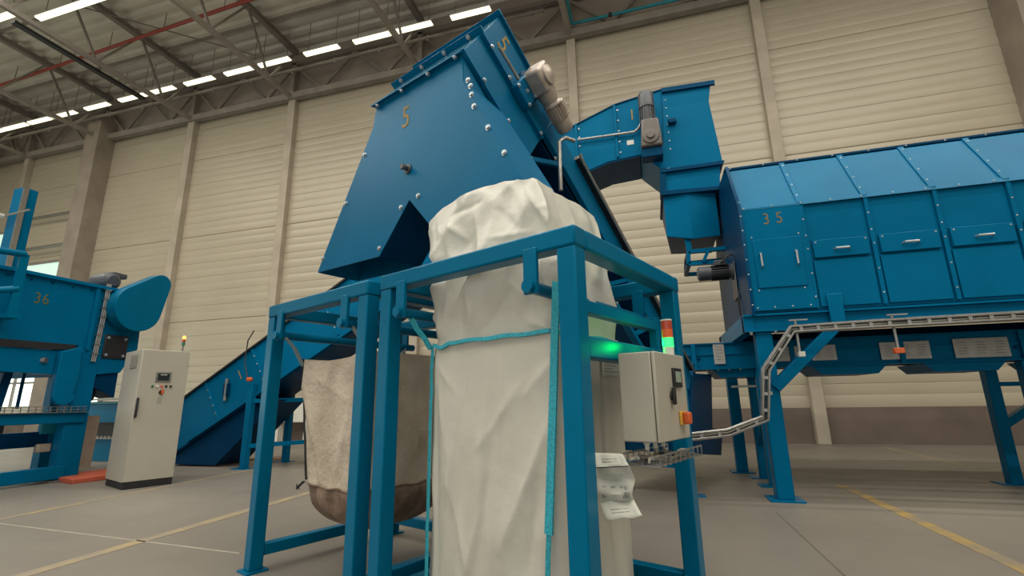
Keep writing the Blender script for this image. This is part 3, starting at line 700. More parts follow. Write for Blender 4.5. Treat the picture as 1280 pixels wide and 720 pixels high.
# signal tower on top
am, bm_ = a_out-.06, b1_-.12
p = onS(836, 440, (0, 1), bm_); am = (p-C0).dot(A)
def sl(z0, z1, m, n_, r=.028, lab=None): return part(n_, MB(SF).lathe((am, bm_, z0), (0, 0, 1), [(0, r), (z1-z0, r)], 18), m, bx, lab)
zb_ = z1_
sl(zb_, zb_+.04, WHITE, 'lamp_base', .027, 'pale base of the signal lamp')
sl(zb_+.04, zb_+.088, GLOWG, 'green_lamp', .028, 'lit green signal lamp')
sl(zb_+.088, zb_+.132, ORANGE, 'orange_lamp', .028, 'orange signal lamp')
sl(zb_+.132, zb_+.176, REDL, 'red_lamp', .028, 'red signal lamp')
sl(zb_+.176, zb_+.183, WHITE, 'lamp_cap', .029)
for b_ in (.2, .45, .7): 
    g_ = part('cable_gland', MB(SF).lathe((a_in+.08, b0_+b_*L_, z0_), (0, 0, -1), [(0, .016), (.015, .016), (.015, .011), (.04, .011)], 10), WHITE, bx)
# wire mesh cable tray under the box
ty = thing('cable_tray', 'small wire mesh cable tray with grey cables hanging under the control box', 'cable tray', SF(.2, .5, z0_-.1))
zz0 = z0_-.095
for a_ in (.10, .15, .20, .25):
    part('long_wire', MB(SF).cyl((a_, b0_-.05, zz0), (a_, b1_+.12, zz0), .004, n=6), STEEL, ty)
for a_ in (.085, .265):
    part('long_wire', MB(SF).cyl((a_, b0_-.05, zz0+.045), (a_, b1_+.12, zz0+.045), .004, n=6), STEEL, ty)
for k in range(10):
    b_ = b0_-.05+k*(L_+.17)/9
    part('cross_wire', MB(SF).tube([(.085, b_, zz0+.05), (.085, b_, zz0), (.265, b_, zz0), (.265, b_, zz0+.05)], .004, 6), STEEL, ty)
for k in range(5):
    P = [(.11+.03*k+.015*math.sin(j*1.7+k), b0_-.02+(L_+.1)*j/10, zz0+.018+.012*math.sin(j*.9+k*2)) for j in range(11)]
    part('cable', MB(SF).tube(P, .007, 6), [GREYP, STEEL, BLACK, GREYP, STEEL][k], ty)
for k in range(3):
    b_ = b0_+(.2+.25*k)*L_; part('cable', MB(SF).tube([(a_in+.08, b_, z0_-.042), (a_in+.085, b_+.01, z0_-.055), (a_in+.07, b_+.05, zz0+.02)], .007, 6), GREYP, ty)

gl = bpy.data.lights.new('green_bulb', 'POINT'); gl.energy = .9; gl.color = (0, 1, .10); gl.shadow_soft_size = .02
go = bpy.data.objects.new('green_bulb', gl); COL.objects.link(go); go.location = SF(am-.05, bm_-.01, zb_+.064)
# ================================================================== LARGE MACHINE marked 35
yf, yb, xl, xr = 6.65, 8.9, 1.30, 8.55
zb, zs, zr, yr = 2.24, 3.65, 4.47, 7.15
dm = thing('screening_machine', 'long blue enclosed screening machine marked 35 raised on legs at the right', 'machine', (4.5, 7.7, 0))
hull = [(yf, zb), (yf, zs), (yr, zr), (yb-.5, zr), (yb, zs), (yb, zb)]
part('hull', MB().prism(hull, 'x', xl+.02, xr), BLUE, dm)
BW = .725; seams = [2.03+BW*k for k in range(10)]; edges = [xl]+seams
rf = V((0, yr-yf, zr-zs)).normalized(); rn = V((0, -rf.z, rf.y))
pts_b = []
for k, (x0, x1) in enumerate(zip(edges, edges[1:])):
    # sloping roof panels with raised edge strips
    p0 = V((x0+.02, yf, zs))+rf*.03; p1 = V((x1-.02, yf, zs))+rf*.03; L = rf*.90
    part('roof_panel', MB().slab([p0, p1, p1+L, p0+L], rn*.018), BLUE, dm, bev=.004)
    if k:
        q = V((x0, yf, zs)); part('roof_rib', MB().slab([q-V((.035, 0, 0)), q+V((.035, 0, 0)), q+V((.035, 0, 0))+rf*.96, q-V((.035, 0, 0))+rf*.96], rn*.035), BLUE, dm, bev=.004)
        pts_b += [q+rf*(.15+.24*j)+rn*.035 for j in range(4)]
    if k == 0:
        fp = part('end_panel', MB().box(x0, x1-.01, yf-.045, yf, zb+.02, zs), BLUE, dm, bev=.006)
        d_ = part('access_door', MB().box(x0+.10, x1-.07, yf-.062, yf-.045, 2.55, 3.20), BLUE, dm, bev=.005)
        for xx in (x0+.17, x1-.15): part('door_handle', MB().tube([(xx, yf-.062, 2.82), (xx, yf-.11, 2.83), (xx, yf-.11, 3.0), (xx, yf-.062, 3.01)], .012, 8), BOLT, d_, 'bright pull handle')
    else:
        part('upper_panel', MB().box(x0+.03, x1-.03, yf-.006, yf, 3.13, zs-.03), BLUE, dm)
        part('side_panel', MB().box(x0+.045, x1-.045, yf-.03, yf, zb+.03, 2.86), BLUE, dm, bev=.005)
        h_ = part('hatch', MB().box(x0+.06, x1-.06, yf-.055, yf, 2.89, 3.12), BLUE, dm, bev=.006)
        xm = (x0+x1)/2; part('hatch_handle', MB().tube([(xm-.075, yf-.055, 2.985), (xm-.07, yf-.10, 2.985), (xm+.07, yf-.10, 2.985), (xm+.075, yf-.055, 2.985)], .014, 8), BOLT, h_, 'bright pull handle')
        part('seam_strip', MB().box(x0-.022, x0+.022, yf-.04, yf, zb+.02, zs), BLUE, dm)
        if k < 6:
            bolts(h_, [(x0+.09, yf-.055, 3.09), (x1-.09, yf-.055, 3.09)], (0, -1, 0), .007, .007)
            pts_b += []
for z_, y_ in ((zs, yf-.03),):
    part('eave_strip', MB().slab([(xl, yf-.05, zs-.025), (xr, yf-.05, zs-.025), (xr, yf-.01, zs+.04), (xl, yf-.01, zs+.04)], (0, .03, .0)), BLUE, dm)
part('ridge_strip', MB().box(xl-.03, xr, yr-.04, yr+.05, zr, zr+.03), NAVY, dm)
nb = [p for p in pts_b if p.x < 5.3]
bolts(dm, nb, rn, .0075, .008)
bolts(dm, [(xl+.05+.34*i, yf-.05, zs) for i in range(12)], (0, -1, 0), .0075, .008)
bolts(dm, [(xl+.05+.44*i, yr-.04, zr+.012) for i in range(9)], (0, -1, 0), .007, .008)
for k in range(1, 6):
    bolts(dm, [(edges[k], yf-.04, z_) for z_ in (2.4, 2.7, 3.02, 3.2, 3.42)], (0, -1, 0), .007, .008)
bolts(dm, [(xl+.06+.2*i, yf-.045, zb+.06) for i in range(4)]+[(xl+.10, yf-.062, 2.52), (xl+.62, yf-.062, 2.52), (xl+.10, yf-.045, 3.24), (xl+.65, yf-.045, 3.24)], (0, -1, 0), .007, .008)
text('3 5', (xl+.38, yf-.047, 3.47), (1, 0, 0), (0, 0, 1), .22, dm, m=mat('faded_ochre_paint', (.16, .13, .06), .7, 0, .2, 30))
# end flange
mb = MB(); mb.prism([(yf-.07, zb-.03), (yf-.07, zs+.02), (yr-.05, zr+.05), (yb-.5, zr+.05), (yb+.05, zs), (yb+.05, zb-.03)], 'x', xl-.02, xl+.02); part('end_flange', mb, NAVY, dm)
bolts(dm, [V((xl-.0, yf-.07, zb+.1+.2*i)) for i in range(8)], (0, -1, 0), .007, .008)
# base beams
part('base_beam', MB().prism([(xl-.12, 2.02), (xl-.12, 2.20), (xr, 2.20), (xr, 2.02)], 'y', yf+.02, yf+.12), BLUE, dm, bev=.005)
part('beam_flange', MB().box(xl-.12, xr, yf-.04, yf+.16, 2.20, 2.225), BLUE, dm)
part('beam_flange', MB().box(xl-.12, xr, yf-.04, yf+.16, 2.0, 2.025), BLUE, dm)
part('base_beam', MB().box(xl-.12, xl, yf+.0, yb+.1, 2.0, 2.22), BLUE, dm, bev=.005)
part('base_beam', MB().box(xl-.12, xr, yb-.05, yb+.12, 2.0, 2.22), NAVY, dm)
bolts(dm, [(xl-.05+.0+.28*i, yf-.02, 2.0) for i in range(5)], (0, 0, -1), .016, .035)
def mleg(x, y, w, top):
    l = part('leg', MB().box(x-w/2, x+w/2, y-w/2, y+w/2, .015, top), BLUE, dm, bev=.012)
    part('foot_plate', MB().box(x-w/2-.09, x+w/2+.09, y-w/2-.09, y+w/2+.09, 0, .018), BLUE, l)
    return l
mleg(1.40, 6.76, .19, 2.0); mleg(1.30, 9.04, .17, 2.0); mleg(8.3, 6.76, .19, 2.0); mleg(8.3, 9.04, .17, 2.0)
part('corner_brace', MB().bar((1.44, 6.70, 1.30), (2.28, 6.70, 2.10), .12, .20, (0, -1, 0)), BLUE, dm, 'broad slanting corner brace', bev=.006)
part('brace_plate', MB().box(2.14, 2.30, yf-.075, yf-.045, 2.02, 2.42), BLUE, dm, bev=.01)
# drive motor at the end
p = ony(887, 343, 7.3)
mc = V((xl-.30, 7.55, 3.22)); mb = MB()
q = ony(872, 343, 7.4)
mo = thing('geared_motor', 'grey electric motor sticking out of the left end of the machine marked 35', 'motor', (q.x+.2, 7.4, q.z))
zc_ = q.z
part('fan_cover', MB().lathe((q.x, 7.4, zc_), (1, 0, 0), [(0, .085), (.02, .105), (.18, .105)], 24), DARK, mo, 'smooth grey fan cover')
mb = MB(); mb.lathe((q.x+.18, 7.4, zc_), (1, 0, 0), [(0, .09), (.26, .09), (.28, .12), (.31, .12)], 20)
bd = part('motor_body', mb, DARK, mo)
for k in range(16):
    an = 2*math.pi*k/16; c, s = math.cos(an), math.sin(an); part('cooling_fin', MB().bar((q.x+.19, 7.4+.1*c, zc_+.1*s), (q.x+.43, 7.4+.1*c, zc_+.1*s), .007, .028, (0, c, s)), BLACK, bd)
part('terminal_box', MB().box(q.x+.24, q.x+.40, 7.30, 7.5, zc_+.09, zc_+.17), DARK, mo, bev=.01)
part('gearbox', MB().box(q.x+.48, xl-.03, 7.24, 7.56, zc_-.42, zc_+.12), DARK, mo, bev=.03)
part('cable', MB().tube([(q.x+.32, 7.29, zc_+.12), (q.x+.45, 7.22, zc_+.22), (q.x+.6, 7.2, zc_+.10), (xl-.05, 7.2, zc_-.5), (xl-.05, 7.2, 2.3)], .014, 8), BLACK, mo)
part('cable_loop', MB().tube([(q.x+.62+.07*math.cos(k*.5), 7.18, zc_+.02+.07*math.sin(k*.5)) for k in range(14)], .010, 6), STEEL, mo)

# ------------------------------------------------------------------ flat conveyor running beneath the machine
fy, by = 7.70, 8.50
t = thing('belt_conveyor', 'flat blue conveyor with perforated steel covers running beneath the machine marked 35', 'conveyor', (4, 8.1, 0))
zt_, zl_ = min(1.975, ony(885, 420, fy).z), ony(885, 461, fy).z
xs_, xe_ = ony(846, 440, fy).x, 8.6
part('side_beam', MB().box(xs_, xe_, fy, fy+.06, zl_, zt_), BLUE, t, bev=.005)
part('side_beam', MB().box(xs_, xe_, by-.06, by, zl_, zt_), BLUE, t)
part('beam_lip', MB().box(xs_, xe_, fy-.06, fy+.06, zl_-.015, zl_), BLUE, t)
part('beam_lip', MB().box(xs_, xe_, fy-.04, fy+.06, zt_, zt_+.015), BLUE, t)
part('beam_step', MB().box(xs_, xe_, fy-.02, fy, zl_+.55*(zt_-zl_), zl_+.60*(zt_-zl_)), BLUE, t)
part('belt', MB().box(xs_+.05, xe_, fy+.06, by-.06, zt_-.10, zt_-.08), BLACK, t)
part('belly_plate', MB().box(xs_, xe_, fy+.06, by-.06, zl_+.01, zl_+.02), NAVY, t)
def grille(u0, u1, v0, v1, cols_):
    p = ony(u0, v0, fy); q = ony(u1, v1, fy)
    x0, x1, z1_, z0_ = p.x, q.x, p.z, q.z
    pl = part('perforated_cover', MB().box(x0, x1, fy-.03, fy-.022, z0_, z1_), PANELST, t, 'pale perforated steel cover plate', bev=.002)
    hb_ = MB(); gw = (x1-x0)/(cols_*2+1) if cols_ > 1 else (x1-x0)*.6
    for c in range(cols_):
        cx_ = x0+(x1-x0)*(c+.5)/cols_ if cols_ > 1 else (x0+x1)/2
        w_ = gw*1.15 if cols_ > 1 else gw
        for i in range(7):
            for j in range(5):
                xx = cx_-w_/2+w_*(i+.5)/7; zz_ = z0_+(z1_-z0_)*(.14+.72*(j+.5)/5); r_ = w_/7*.30
                hb_.box(xx-r_, xx+r_, fy-.0315, fy-.030, zz_-r_*.8, zz_+r_*.8)
    o = part('hole_pattern', hb_, BLACK, pl); o['kind'] = 'stuff'
    bolts(pl, [(x, fy-.03, z) for x in (x0+.02, x1-.02) for z in (z0_+.02, z1_-.02)], (0, -1, 0), .008, .006)
grille(890, 907, 428.5, 455, 1); grille(964, 1000, 434, 451, 2); grille(1012, 1046, 432, 450, 2); grille(1097, 1164, 428.5, 448, 3); grille(1188, 1263, 424, 445.5, 3)
bx_ = 3.95-.2
for k in range(7):
    xx = 3.95+(k-3)*1.32
    if xx < xs_+.3: continue
    part('drip_pan', MB().prism([(xx-.45, zl_-.015), (xx+.45, zl_-.015), (xx+.34, zl_-.13), (xx-.34, zl_-.13)], 'y', fy+.02, by-.02), BLUE, t)
    part('joint_plate', MB().box(xx-.72, xx-.66, fy-.05, fy, zl_, zt_), BLUE, t)
    bolts(t, [(xx-.76, fy-.001, zl_+.15), (xx-.62, fy-.001, zl_+.15)], (0, -1, 0), .018, .012, NAVY)
bolts(t, [(xs_+.1+.15*i, fy-.02, zl_) for i in range(6)], (0, 0, -1), .014, .03)
for (x, y, w_) in ((1.50, 7.72, .13), (1.52, 8.47, .13), (4.58, 8.47, .14), (4.58, 7.72, .14)):
    l = part('leg', MB().box(x-w_/2, x+w_/2, y-w_/2, y+w_/2, .012, zl_-.02), BLUE, t, bev=.008)
    part('foot_plate', MB().box(x-.2, x+.2, y-.14, y+.14, 0, .014), BLUE, l)
part('cross_brace', MB().bar((4.58, 7.72, .30), (5.6, 7.72, zl_-.1), .10, .10), BLUE, t)
part('cross_brace', MB().bar((4.58, 8.47, .75), (5.5, 8.47, zl_-.25), .10, .10), BLUE, t)
part('tie_bar', MB().bar((4.58, 8.47, 1.32), (6.6, 8.47, 1.32), .06, .06), BLUE, t)
part('tie_bar', MB().bar((4.58, 7.72, .42), (6.6, 7.72, .42), .08, .08), BLUE, t)
part('cross_brace', MB().bar((1.5, 7.72, 1.1), (1.5, 8.47, .45), .06, .06), BLUE, t)
part('tie_bar', MB().bar((1.50, 7.72, 1.35), (1.1, 7.72, 1.35), .03, .03), STEEL, t)

# ------------------------------------------------------------------ galvanised cable tray on the right
t = thing('cable_tray', 'long bent galvanised cable tray climbing to the machine marked 35', 'cable tray', (1.4, 6.4, 1))
ty_ = 6.35
P = [ony(u, v, ty_) for u, v in ((845, 547), (866, 546), (911, 541), (957, 523), (958, 462), (991, 411), (1100, 404), (1280, 394))]
P.append(P[-1]+(P[-1]-P[-2])*1.5)
wd = .034
for o_ in (-wd, wd):
    pp = []
    for i, p in enumerate(P):
        d = (P[min(i+1, len(P)-1)]-P[max(i-1, 0)]).normalized(); nn = V((0, 1, 0)).cross(d).normalized(); pp.append(p+nn*o_)
    for dy in (0, .055): 
        part('side_rail', MB().tube([q+V((0, dy, 0)) for q in pp], .017, 6), STEEL, t)
for a_, b_ in zip(P, P[1:]):
    d = b_-a_; nn = V((0, 1, 0)).cross(d.normalized()).normalized(); n_ = max(1, int(d.length/.17))
    if a_.x > 4.6: n_ = 6
    for k in range(n_):
        p = lerp(a_, b_, (k+.5)/n_)
        part('rung', MB().bar(p-nn*wd, p+nn*wd, .035, .012, (0, 1, 0)), STEEL, t)
for k in range(3):
    part('cable', MB().tube([p+V((0, .05, -.02+.02*k)) for p in P], .010, 6), [BLACK, GREYP, BLACK][k], t)
for x in (2.72, 1.72):
    zt2 = P[6].z
    hg = part('hanger', MB().box(x-.10, x+.10, ty_-.02, ty_+.02, zt2+.08, zt2+.095), STEEL, t)
    part('hanger_rod', MB().box(x-.012, x+.012, ty_+.11, ty_+.13, zt2-.32, zt2+.10), STEEL, hg)
    part('hanger_foot', MB().box(x-.05 if x > 2 else x-.02, x+.05, ty_+.08, ty_+.14, zt2-.34, zt2-.28), ORANGE if x > 2 else WHITE, hg, 'small orange end piece' if x > 2 else None, bev=.006)
part('bracket', MB().box(1.33, 1.36, ty_+.1, 6.66, 1.22, 1.26), STEEL, t); part('bracket', MB().box(1.33, 1.36, ty_+.1, 6.66, 1.5, 1.54), STEEL, t)

# ================================================================== FEED CONVEYOR marked 1 with curved head
gy0, gy1 = 8.0, 8.95
g1 = thing('belt_conveyor', 'long blue inclined conveyor marked 1 climbing from the floor to the curved head', 'conveyor', (-4.5, 8.5, 0))
top = [(-9.75, 1.22), (-5.63, 3.69), (-1.15, 6.13), (-.27, 6.46), (.60, 6.60)]
bot = [(.10, 5.40), (-.45, 5.36), (-.90, 5.22), (-7.88, 1.25), (-9.25, .48), (-9.75, .20)]
poly = top+[(.62, 5.45)]+bot
part('side_plate', MB().prism(poly, 'y', gy0, gy0+.012), BLUE, g1)
part('side_plate', MB().prism(poly, 'y', gy1-.012, gy1), BLUE, g1)
def strips(pts, w_, nm_, m_, y0, y1, parent=g1, up=1):
    for p, q in zip(pts, pts[1:]):
        d = V((q[0]-p[0], q[1]-p[1])).normalized(); n_ = V((-d.y, d.x))*w_*up
        part(nm_, MB().prism([p, q, (q[0]+n_.x, q[1]+n_.y), (p[0]+n_.x, p[1]+n_.y)], 'y', y0, y1), m_, parent)
strips(top, .02, 'top_cover', NAVY, gy0-.02, gy1+.02)
strips(top[:3], .035, 'rubber_edge', BLACK, gy0-.05, gy0+.02)
strips(bot, -.03, 'bottom_plate', NAVY, gy0+.01, gy1-.01, up=-1)
strips(bot[2:5], .05, 'lower_flange', BLUE, gy0-.05, gy0+.05, up=-1)
part('end_plate', MB().box(-9.77, -9.74, gy0, gy1, .2, 1.22), BLUE, g1)
part('tail_pan', MB().prism([(-9.75, .03), (-9.75, .3), (-7.7, 1.3), (-7.2, 1.3), (-8.6, .03)], 'y', gy0+.08, gy1-.08), NAVY, g1)
for x in (-9.0, -7.9, -6.3, -4.6, -3.0, -1.6):
    zz_ = 1.22+(x+9.75)*.598 if x < -5.63 else 3.69+(x+5.63)*.545
    d = V((.51, 0, -.86)); p = V((x, gy0-.012, zz_)); q = p+d*.9
    part('stiffener', MB().bar(p, q, .05, .03, (0, 1, 0)), BLUE, g1)
    bolts(g1, [lerp(p, q, k/5)+V((0, -.015, 0)) for k in range(1, 5)], (0, -1, 0), .012, .012)
text('1', ony(300, 469, gy0-.002), (.857, 0, .515), (-.515, 0, .857), .30, g1)
text('1', ony(790, 144, gy0-.002), (1, 0, 0), (0, 0, 1), .30, g1)
p = ony(285, 487, gy0); part('belt_tensioner', MB().cyl(p+V((0, -.05, -.22)), p+V((0, -.05, .22)), .03, n=10), STEEL, g1)
part('tension_block', MB().box(p.x-.06, p.x+.06, p.y-.07, p.y, p.z-.12, p.z+.12), NAVY, g1)
for zx in (-1.0, -.28, .58):
    z0_, z1_ = (5.3, 6.2) if zx < -.9 else (5.4, 6.45) if zx < 0 else (5.5, 6.58)
    part('joint_flange', MB().box(zx-.02, zx+.02, gy0-.04, gy0, z0_, z1_), BLUE, g1)
    bolts(g1, [(zx+.05, gy0-.0, z0_+.1+(z1_-z0_-.2)*k/4) for k in range(5)], (0, -1, 0), .012, .012)
a0 = ony(722, 175, gy0-.06); a1 = ony(793, 165, gy0-.06)
part('conduit', MB().tube([a0, a1, a1+V((.08, 0, .06)), a1+V((.16, 0, .22))], .022, 8), STEEL, g1, 'thin bright conduit across the curved head')
p = ony(788, 178, gy0-.004); part('label_plate', MB().box(p.x-.06, p.x+.06, gy0-.006, gy0, p.z-.045, p.z+.045), WHITE, g1, 'small white label plate')
def fleg(x, y, zt2, nm_='leg'):
    l = part(nm_, MB().box(x-.06, x+.06, y-.06, y+.06, .012, zt2), BLUE, g1, bev=.006)
    part('foot_plate', MB().box(x-.22, x+.14, y-.12, y+.12, 0, .012), BLUE, l)
    return l
fleg(-7.72, gy0-.08, 1.62); fleg(-7.72, gy1+.08, 1.5); fleg(-6.45, gy1+.08, 2.1); fleg(-3.2, gy0-.08, 3.85); fleg(-3.2, gy1+.08, 3.85)
part('cross_bar', MB().bar((-7.72, gy0-.08, .42), (-6.45, gy1+.08, .47), .07, .08), BLUE, g1)
part('cross_bar', MB().bar((-7.72, gy0-.08, 1.28), (-6.45, gy1+.08, 1.30), .07, .08), BLUE, g1)
p = V((-7.74, gy0-.16, 1.70)); sb = part('pull_switch', MB().box(p.x-.06, p.x+.06, p.y-.03, p.y+.04, p.z-.04, p.z+.04), ORANGE, g1, 'small orange pull cord switch', bev=.02)
part('switch_cable', MB().tube([p+V((-.05, 0, .04)), p+V((-.22, .06, .35)), p+V((-.22, .08, .8)), p+V((-.1, .09, 1.0))], .012, 6), BLACK, g1)
# head housing
hp = [ony(u, v, gy0-.05) for u, v in ((829, 113), (888, 104), (886, 127), (903, 201), (829, 213), (800, 192), (829, 180))]
part('head_box', MB().prism([(p.x, p.z) for p in hp], 'y', gy0-.05, gy1+.05), BLUE, g1, bev=.008)
part('head_flange', MB().prism([(hp[0].x-.03, hp[0].z-.06), (hp[0].x-.03, hp[0].z+.02), (hp[1].x+.06, hp[1].z+.02), (hp[1].x+.06, hp[1].z-.06)], 'y', gy0-.10, gy0-.05), NAVY, g1)
bolts(g1, [(hp[0].x+.02, gy0-.05, hp[0].z-.2-.16*k) for k in range(7)], (0, -1, 0), .009, .01)
p = ony(840, 153, gy0-.05); part('shaft_bearing', MB().box(p.x-.07, p.x+.07, gy0-.13, gy0-.05, p.z-.05, p.z+.05), NAVY, g1, bev=.02)
# geared motor standing on the front of the head
p = ony(814, 182, gy0-.25); ptop = ony(811, 121, gy0-.25)
gm = part('gearbox', MB().prism([(p.x-.17, p.z-.05), (p.x+.19, p.z-.05), (p.x+.15, p.z+.46), (p.x-.13, p.z+.46)], 'y', gy0-.36, gy0-.05), mat('brown_grey_gearbox', (.13, .11, .10), .5), g1, 'brown grey gearbox', bev=.03)
part('gear_cover', MB().lathe((p.x, gy0-.36, p.z+.12), (0, -1, 0), [(0, .14), (.03, .13), (.035, .07), (.07, .06)], 20), gm.data.materials[0], gm)
mo = part('motor', MB().lathe((p.x-.02, gy0-.21, p.z+.44), (0, 0, 1), [(0, .13), (.05, .13), (.05, .115), (.30, .115), (.30, .135), (.56, .135), (.60, .11)], 24), DARK, g1, 'dark upright motor')
for k in range(16):
    an = 2*math.pi*k/16; c, s = math.cos(an), math.sin(an); part('cooling_fin', MB().bar((p.x-.02+.12*c, gy0-.21+.12*s, p.z+.5), (p.x-.02+.12*c, gy0-.21+.12*s, p.z+.73), .008, .03, (c, s, 0)), DARK, mo)
part('mount_plate', MB().box(p.x-.17, p.x+.18, gy0-.30, gy0-.05, p.z-.22, p.z-.05), NAVY, g1, bev=.01)

# ------------------------------------------------------------------ transfer chute from head to machine
tc = thing('transfer_chute', 'faceted blue transfer chute hanging between the curved conveyor and the machine marked 35', 'chute', (1.0, 8.3, 4.0))
cy0, cy1 = gy0-.12, gy1
def Y(u, v, y=cy0): return ony(u, v, y)
q = [Y(*p) for p in ((829, 216), (900, 206), (900, 236), (829, 243))]
part('upper_box', MB().prism([(p.x, p.z) for p in q], 'y', cy0, cy1), BLUE, tc, bev=.005)
fl = [Y(*p) for p in ((826, 214), (905, 202.5), (903, 207), (826, 218))]
part('flange', MB().prism([(p.x, p.z) for p in fl], 'y', cy0-.07, cy1+.05), NAVY, tc)
fl = [Y(*p) for p in ((826, 241), (917, 233), (917, 237), (826, 246))]
part('flange', MB().prism([(p.x, p.z) for p in fl], 'y', cy0-.07, cy1+.05), NAVY, tc)
fl = [Y(*p) for p in ((825, 212), (832, 211), (832, 244), (825, 245))]
part('corner_flange', MB().prism([(p.x, p.z) for p in fl], 'y', cy0-.05, cy0), NAVY, tc)
bolts(tc, [Y(*p)+V((0, -.03, 0)) for p in ((828, 217), (828, 226), (828, 235), (836, 212), (893, 204))], (0, -1, 0), .012, .012)
lo = [Y(*p) for p in ((829, 246), (860, 244), (895, 243), (908, 246), (925, 300), (895, 305), (860, 303), (829, 296))]
# lower hood, bent in three front facets
zt0, zl0 = lo[0].z, lo[-1].z
xsq = [lo[0].x, lo[1].x, lo[2].x, min(lo[2].x+.35, xl-.09)]
ys = [cy0+.02, cy0-.03, cy0+.06, cy0+.25]
for i in range(3):
    x0, x1, y0_, y1_ = xsq[i], xsq[i+1], ys[i], ys[i+1]
    za = zl0-(.0, .10, .06)[i]; zbm = zl0-(.10, .06, .0)[i]
    part('hood_facet', MB().slab([(x0, y0_, zt0), (x1, y1_, zt0), (x1, y1_, zbm), (x0, y0_, za)], (0, .012, 0)), BLUE, tc)
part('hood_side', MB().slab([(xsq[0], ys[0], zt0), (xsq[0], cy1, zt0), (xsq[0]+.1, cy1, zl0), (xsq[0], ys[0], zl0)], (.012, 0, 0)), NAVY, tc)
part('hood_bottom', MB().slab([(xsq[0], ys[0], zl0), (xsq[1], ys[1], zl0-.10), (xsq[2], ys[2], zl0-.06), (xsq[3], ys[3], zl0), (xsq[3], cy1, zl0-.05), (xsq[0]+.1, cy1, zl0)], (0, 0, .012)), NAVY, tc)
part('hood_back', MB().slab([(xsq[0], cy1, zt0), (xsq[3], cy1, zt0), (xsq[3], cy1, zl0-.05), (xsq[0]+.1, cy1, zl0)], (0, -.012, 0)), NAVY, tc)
fr = thing('support_frame', 'small blue open frame below the transfer chute', 'steel frame', (1.0, 8.2, 3.4))
e = [Y(*p) for p in ((861, 314), (910, 309), (910, 326), (861, 329))]
for y_ in (cy0+.05, cy0+.75):
    for (i, j) in ((0, 1), (3, 2), (0, 3)):
        p, q = e[i].copy(), e[j].copy(); p.y = q.y = y_; part('frame_bar', MB().bar(p, q, .06, .07, (0, 1, 0)), BLUE, fr)
for i in (0, 3):
    p = e[i].copy(); q = p.copy(); p.y, q.y = cy0+.05, cy0+.75; part('frame_bar', MB().bar(p, q, .06, .07), NAVY, fr)
p = e[0].copy(); p.x += .3; q = e[3].copy(); q.x += .22; part('frame_bar', MB().bar(p, q, .05, .05, (0, 1, 0)), BLUE, fr)
p = e[0].copy(); part('strap_plate', MB().slab([(p.x-.03, cy0+.02, p.z), (p.x+.06, cy0+.02, p.z), (p.x+.04, cy0+.02, zl0-.05), (p.x-.05, cy0+.02, zl0-.05)], (0, .02, 0)), BLUE, fr)

# ================================================================== MACHINE marked 36 on the left
MX = -9.7
def mx(u, v, x=MX): p = onx(u, v, x); return (p.y, p.z)
m6 = thing('screening_machine', 'blue processing machine marked 36 with a rounded belt guard at the left edge', 'machine', (-10.7, 5.5, 0))
zt6 = mx(100, 352)[1]
body = [mx(178, 392), mx(172, 437), mx(150, 466), mx(100, 470), mx(98, 432), (3.2, mx(0, 425)[1]), (3.2, zt6-.04), (mx(160, 364)[0], zt6-.04)]
part('hull', MB().prism(body, 'x', MX-2.2, MX), BLUE, m6, bev=.01)
part('top_flange', MB().box(MX-2.2, MX+.07, 3.2, mx(152, 362)[0], zt6-.06, zt6), BLUE, m6, bev=.006)
part('side_rib', MB().box(MX, MX+.05, mx(118, 380)[0]-.03, mx(118, 380)[0]+.03, 2.2, zt6-.06), BLUE, m6)
text('36', V((MX+.002, *mx(52, 374))), (0, 1, 0), (0, 0, 1), .26, m6, m=mat('dim_ochre_paint', (.10, .105, .03), .7, 0, .2, 30))
# dark slot and lower shoulder
sl_ = [mx(0, 424), mx(94, 431), mx(96, 436), mx(70, 437), mx(0, 435)]
part('slot', MB().prism([(p[0] if i else 3.2, p[1]) for i, p in enumerate(sl_)][:4]+[(3.2, sl_[4][1])], 'x', MX-.02, MX+.006), BLACK, m6, 'dark slot below the hull')
lw = [(3.2, mx(0, 436)[1]), mx(70, 438), mx(98, 433), mx(100, 470), (3.2, mx(0, 460)[1])]
part('lower_panel', MB().prism(lw, 'x', MX-.35, MX-.03), BLUE, m6)
# rounded plate hanging in front
cp = []
yc0, yc1 = mx(68, 470)[0], mx(90, 470)[0]; zc1 = mx(80, 437)[1]; zc0 = mx(78, 490)[1]
cp = [mx(72, 440), mx(98, 434), mx(94, 470), mx(86, 492)]
pc = mx(76, 494); r_ = .17
cp += [(pc[0]+r_*math.cos(t_), pc[1]+r_*math.sin(t_)) for t_ in [-.2-k*.35 for k in range(9)]]
part('guard_plate', MB().prism(cp, 'x', MX+.0, MX+.10), BLUE, m6, 'rounded blue guard plate', bev=.01)
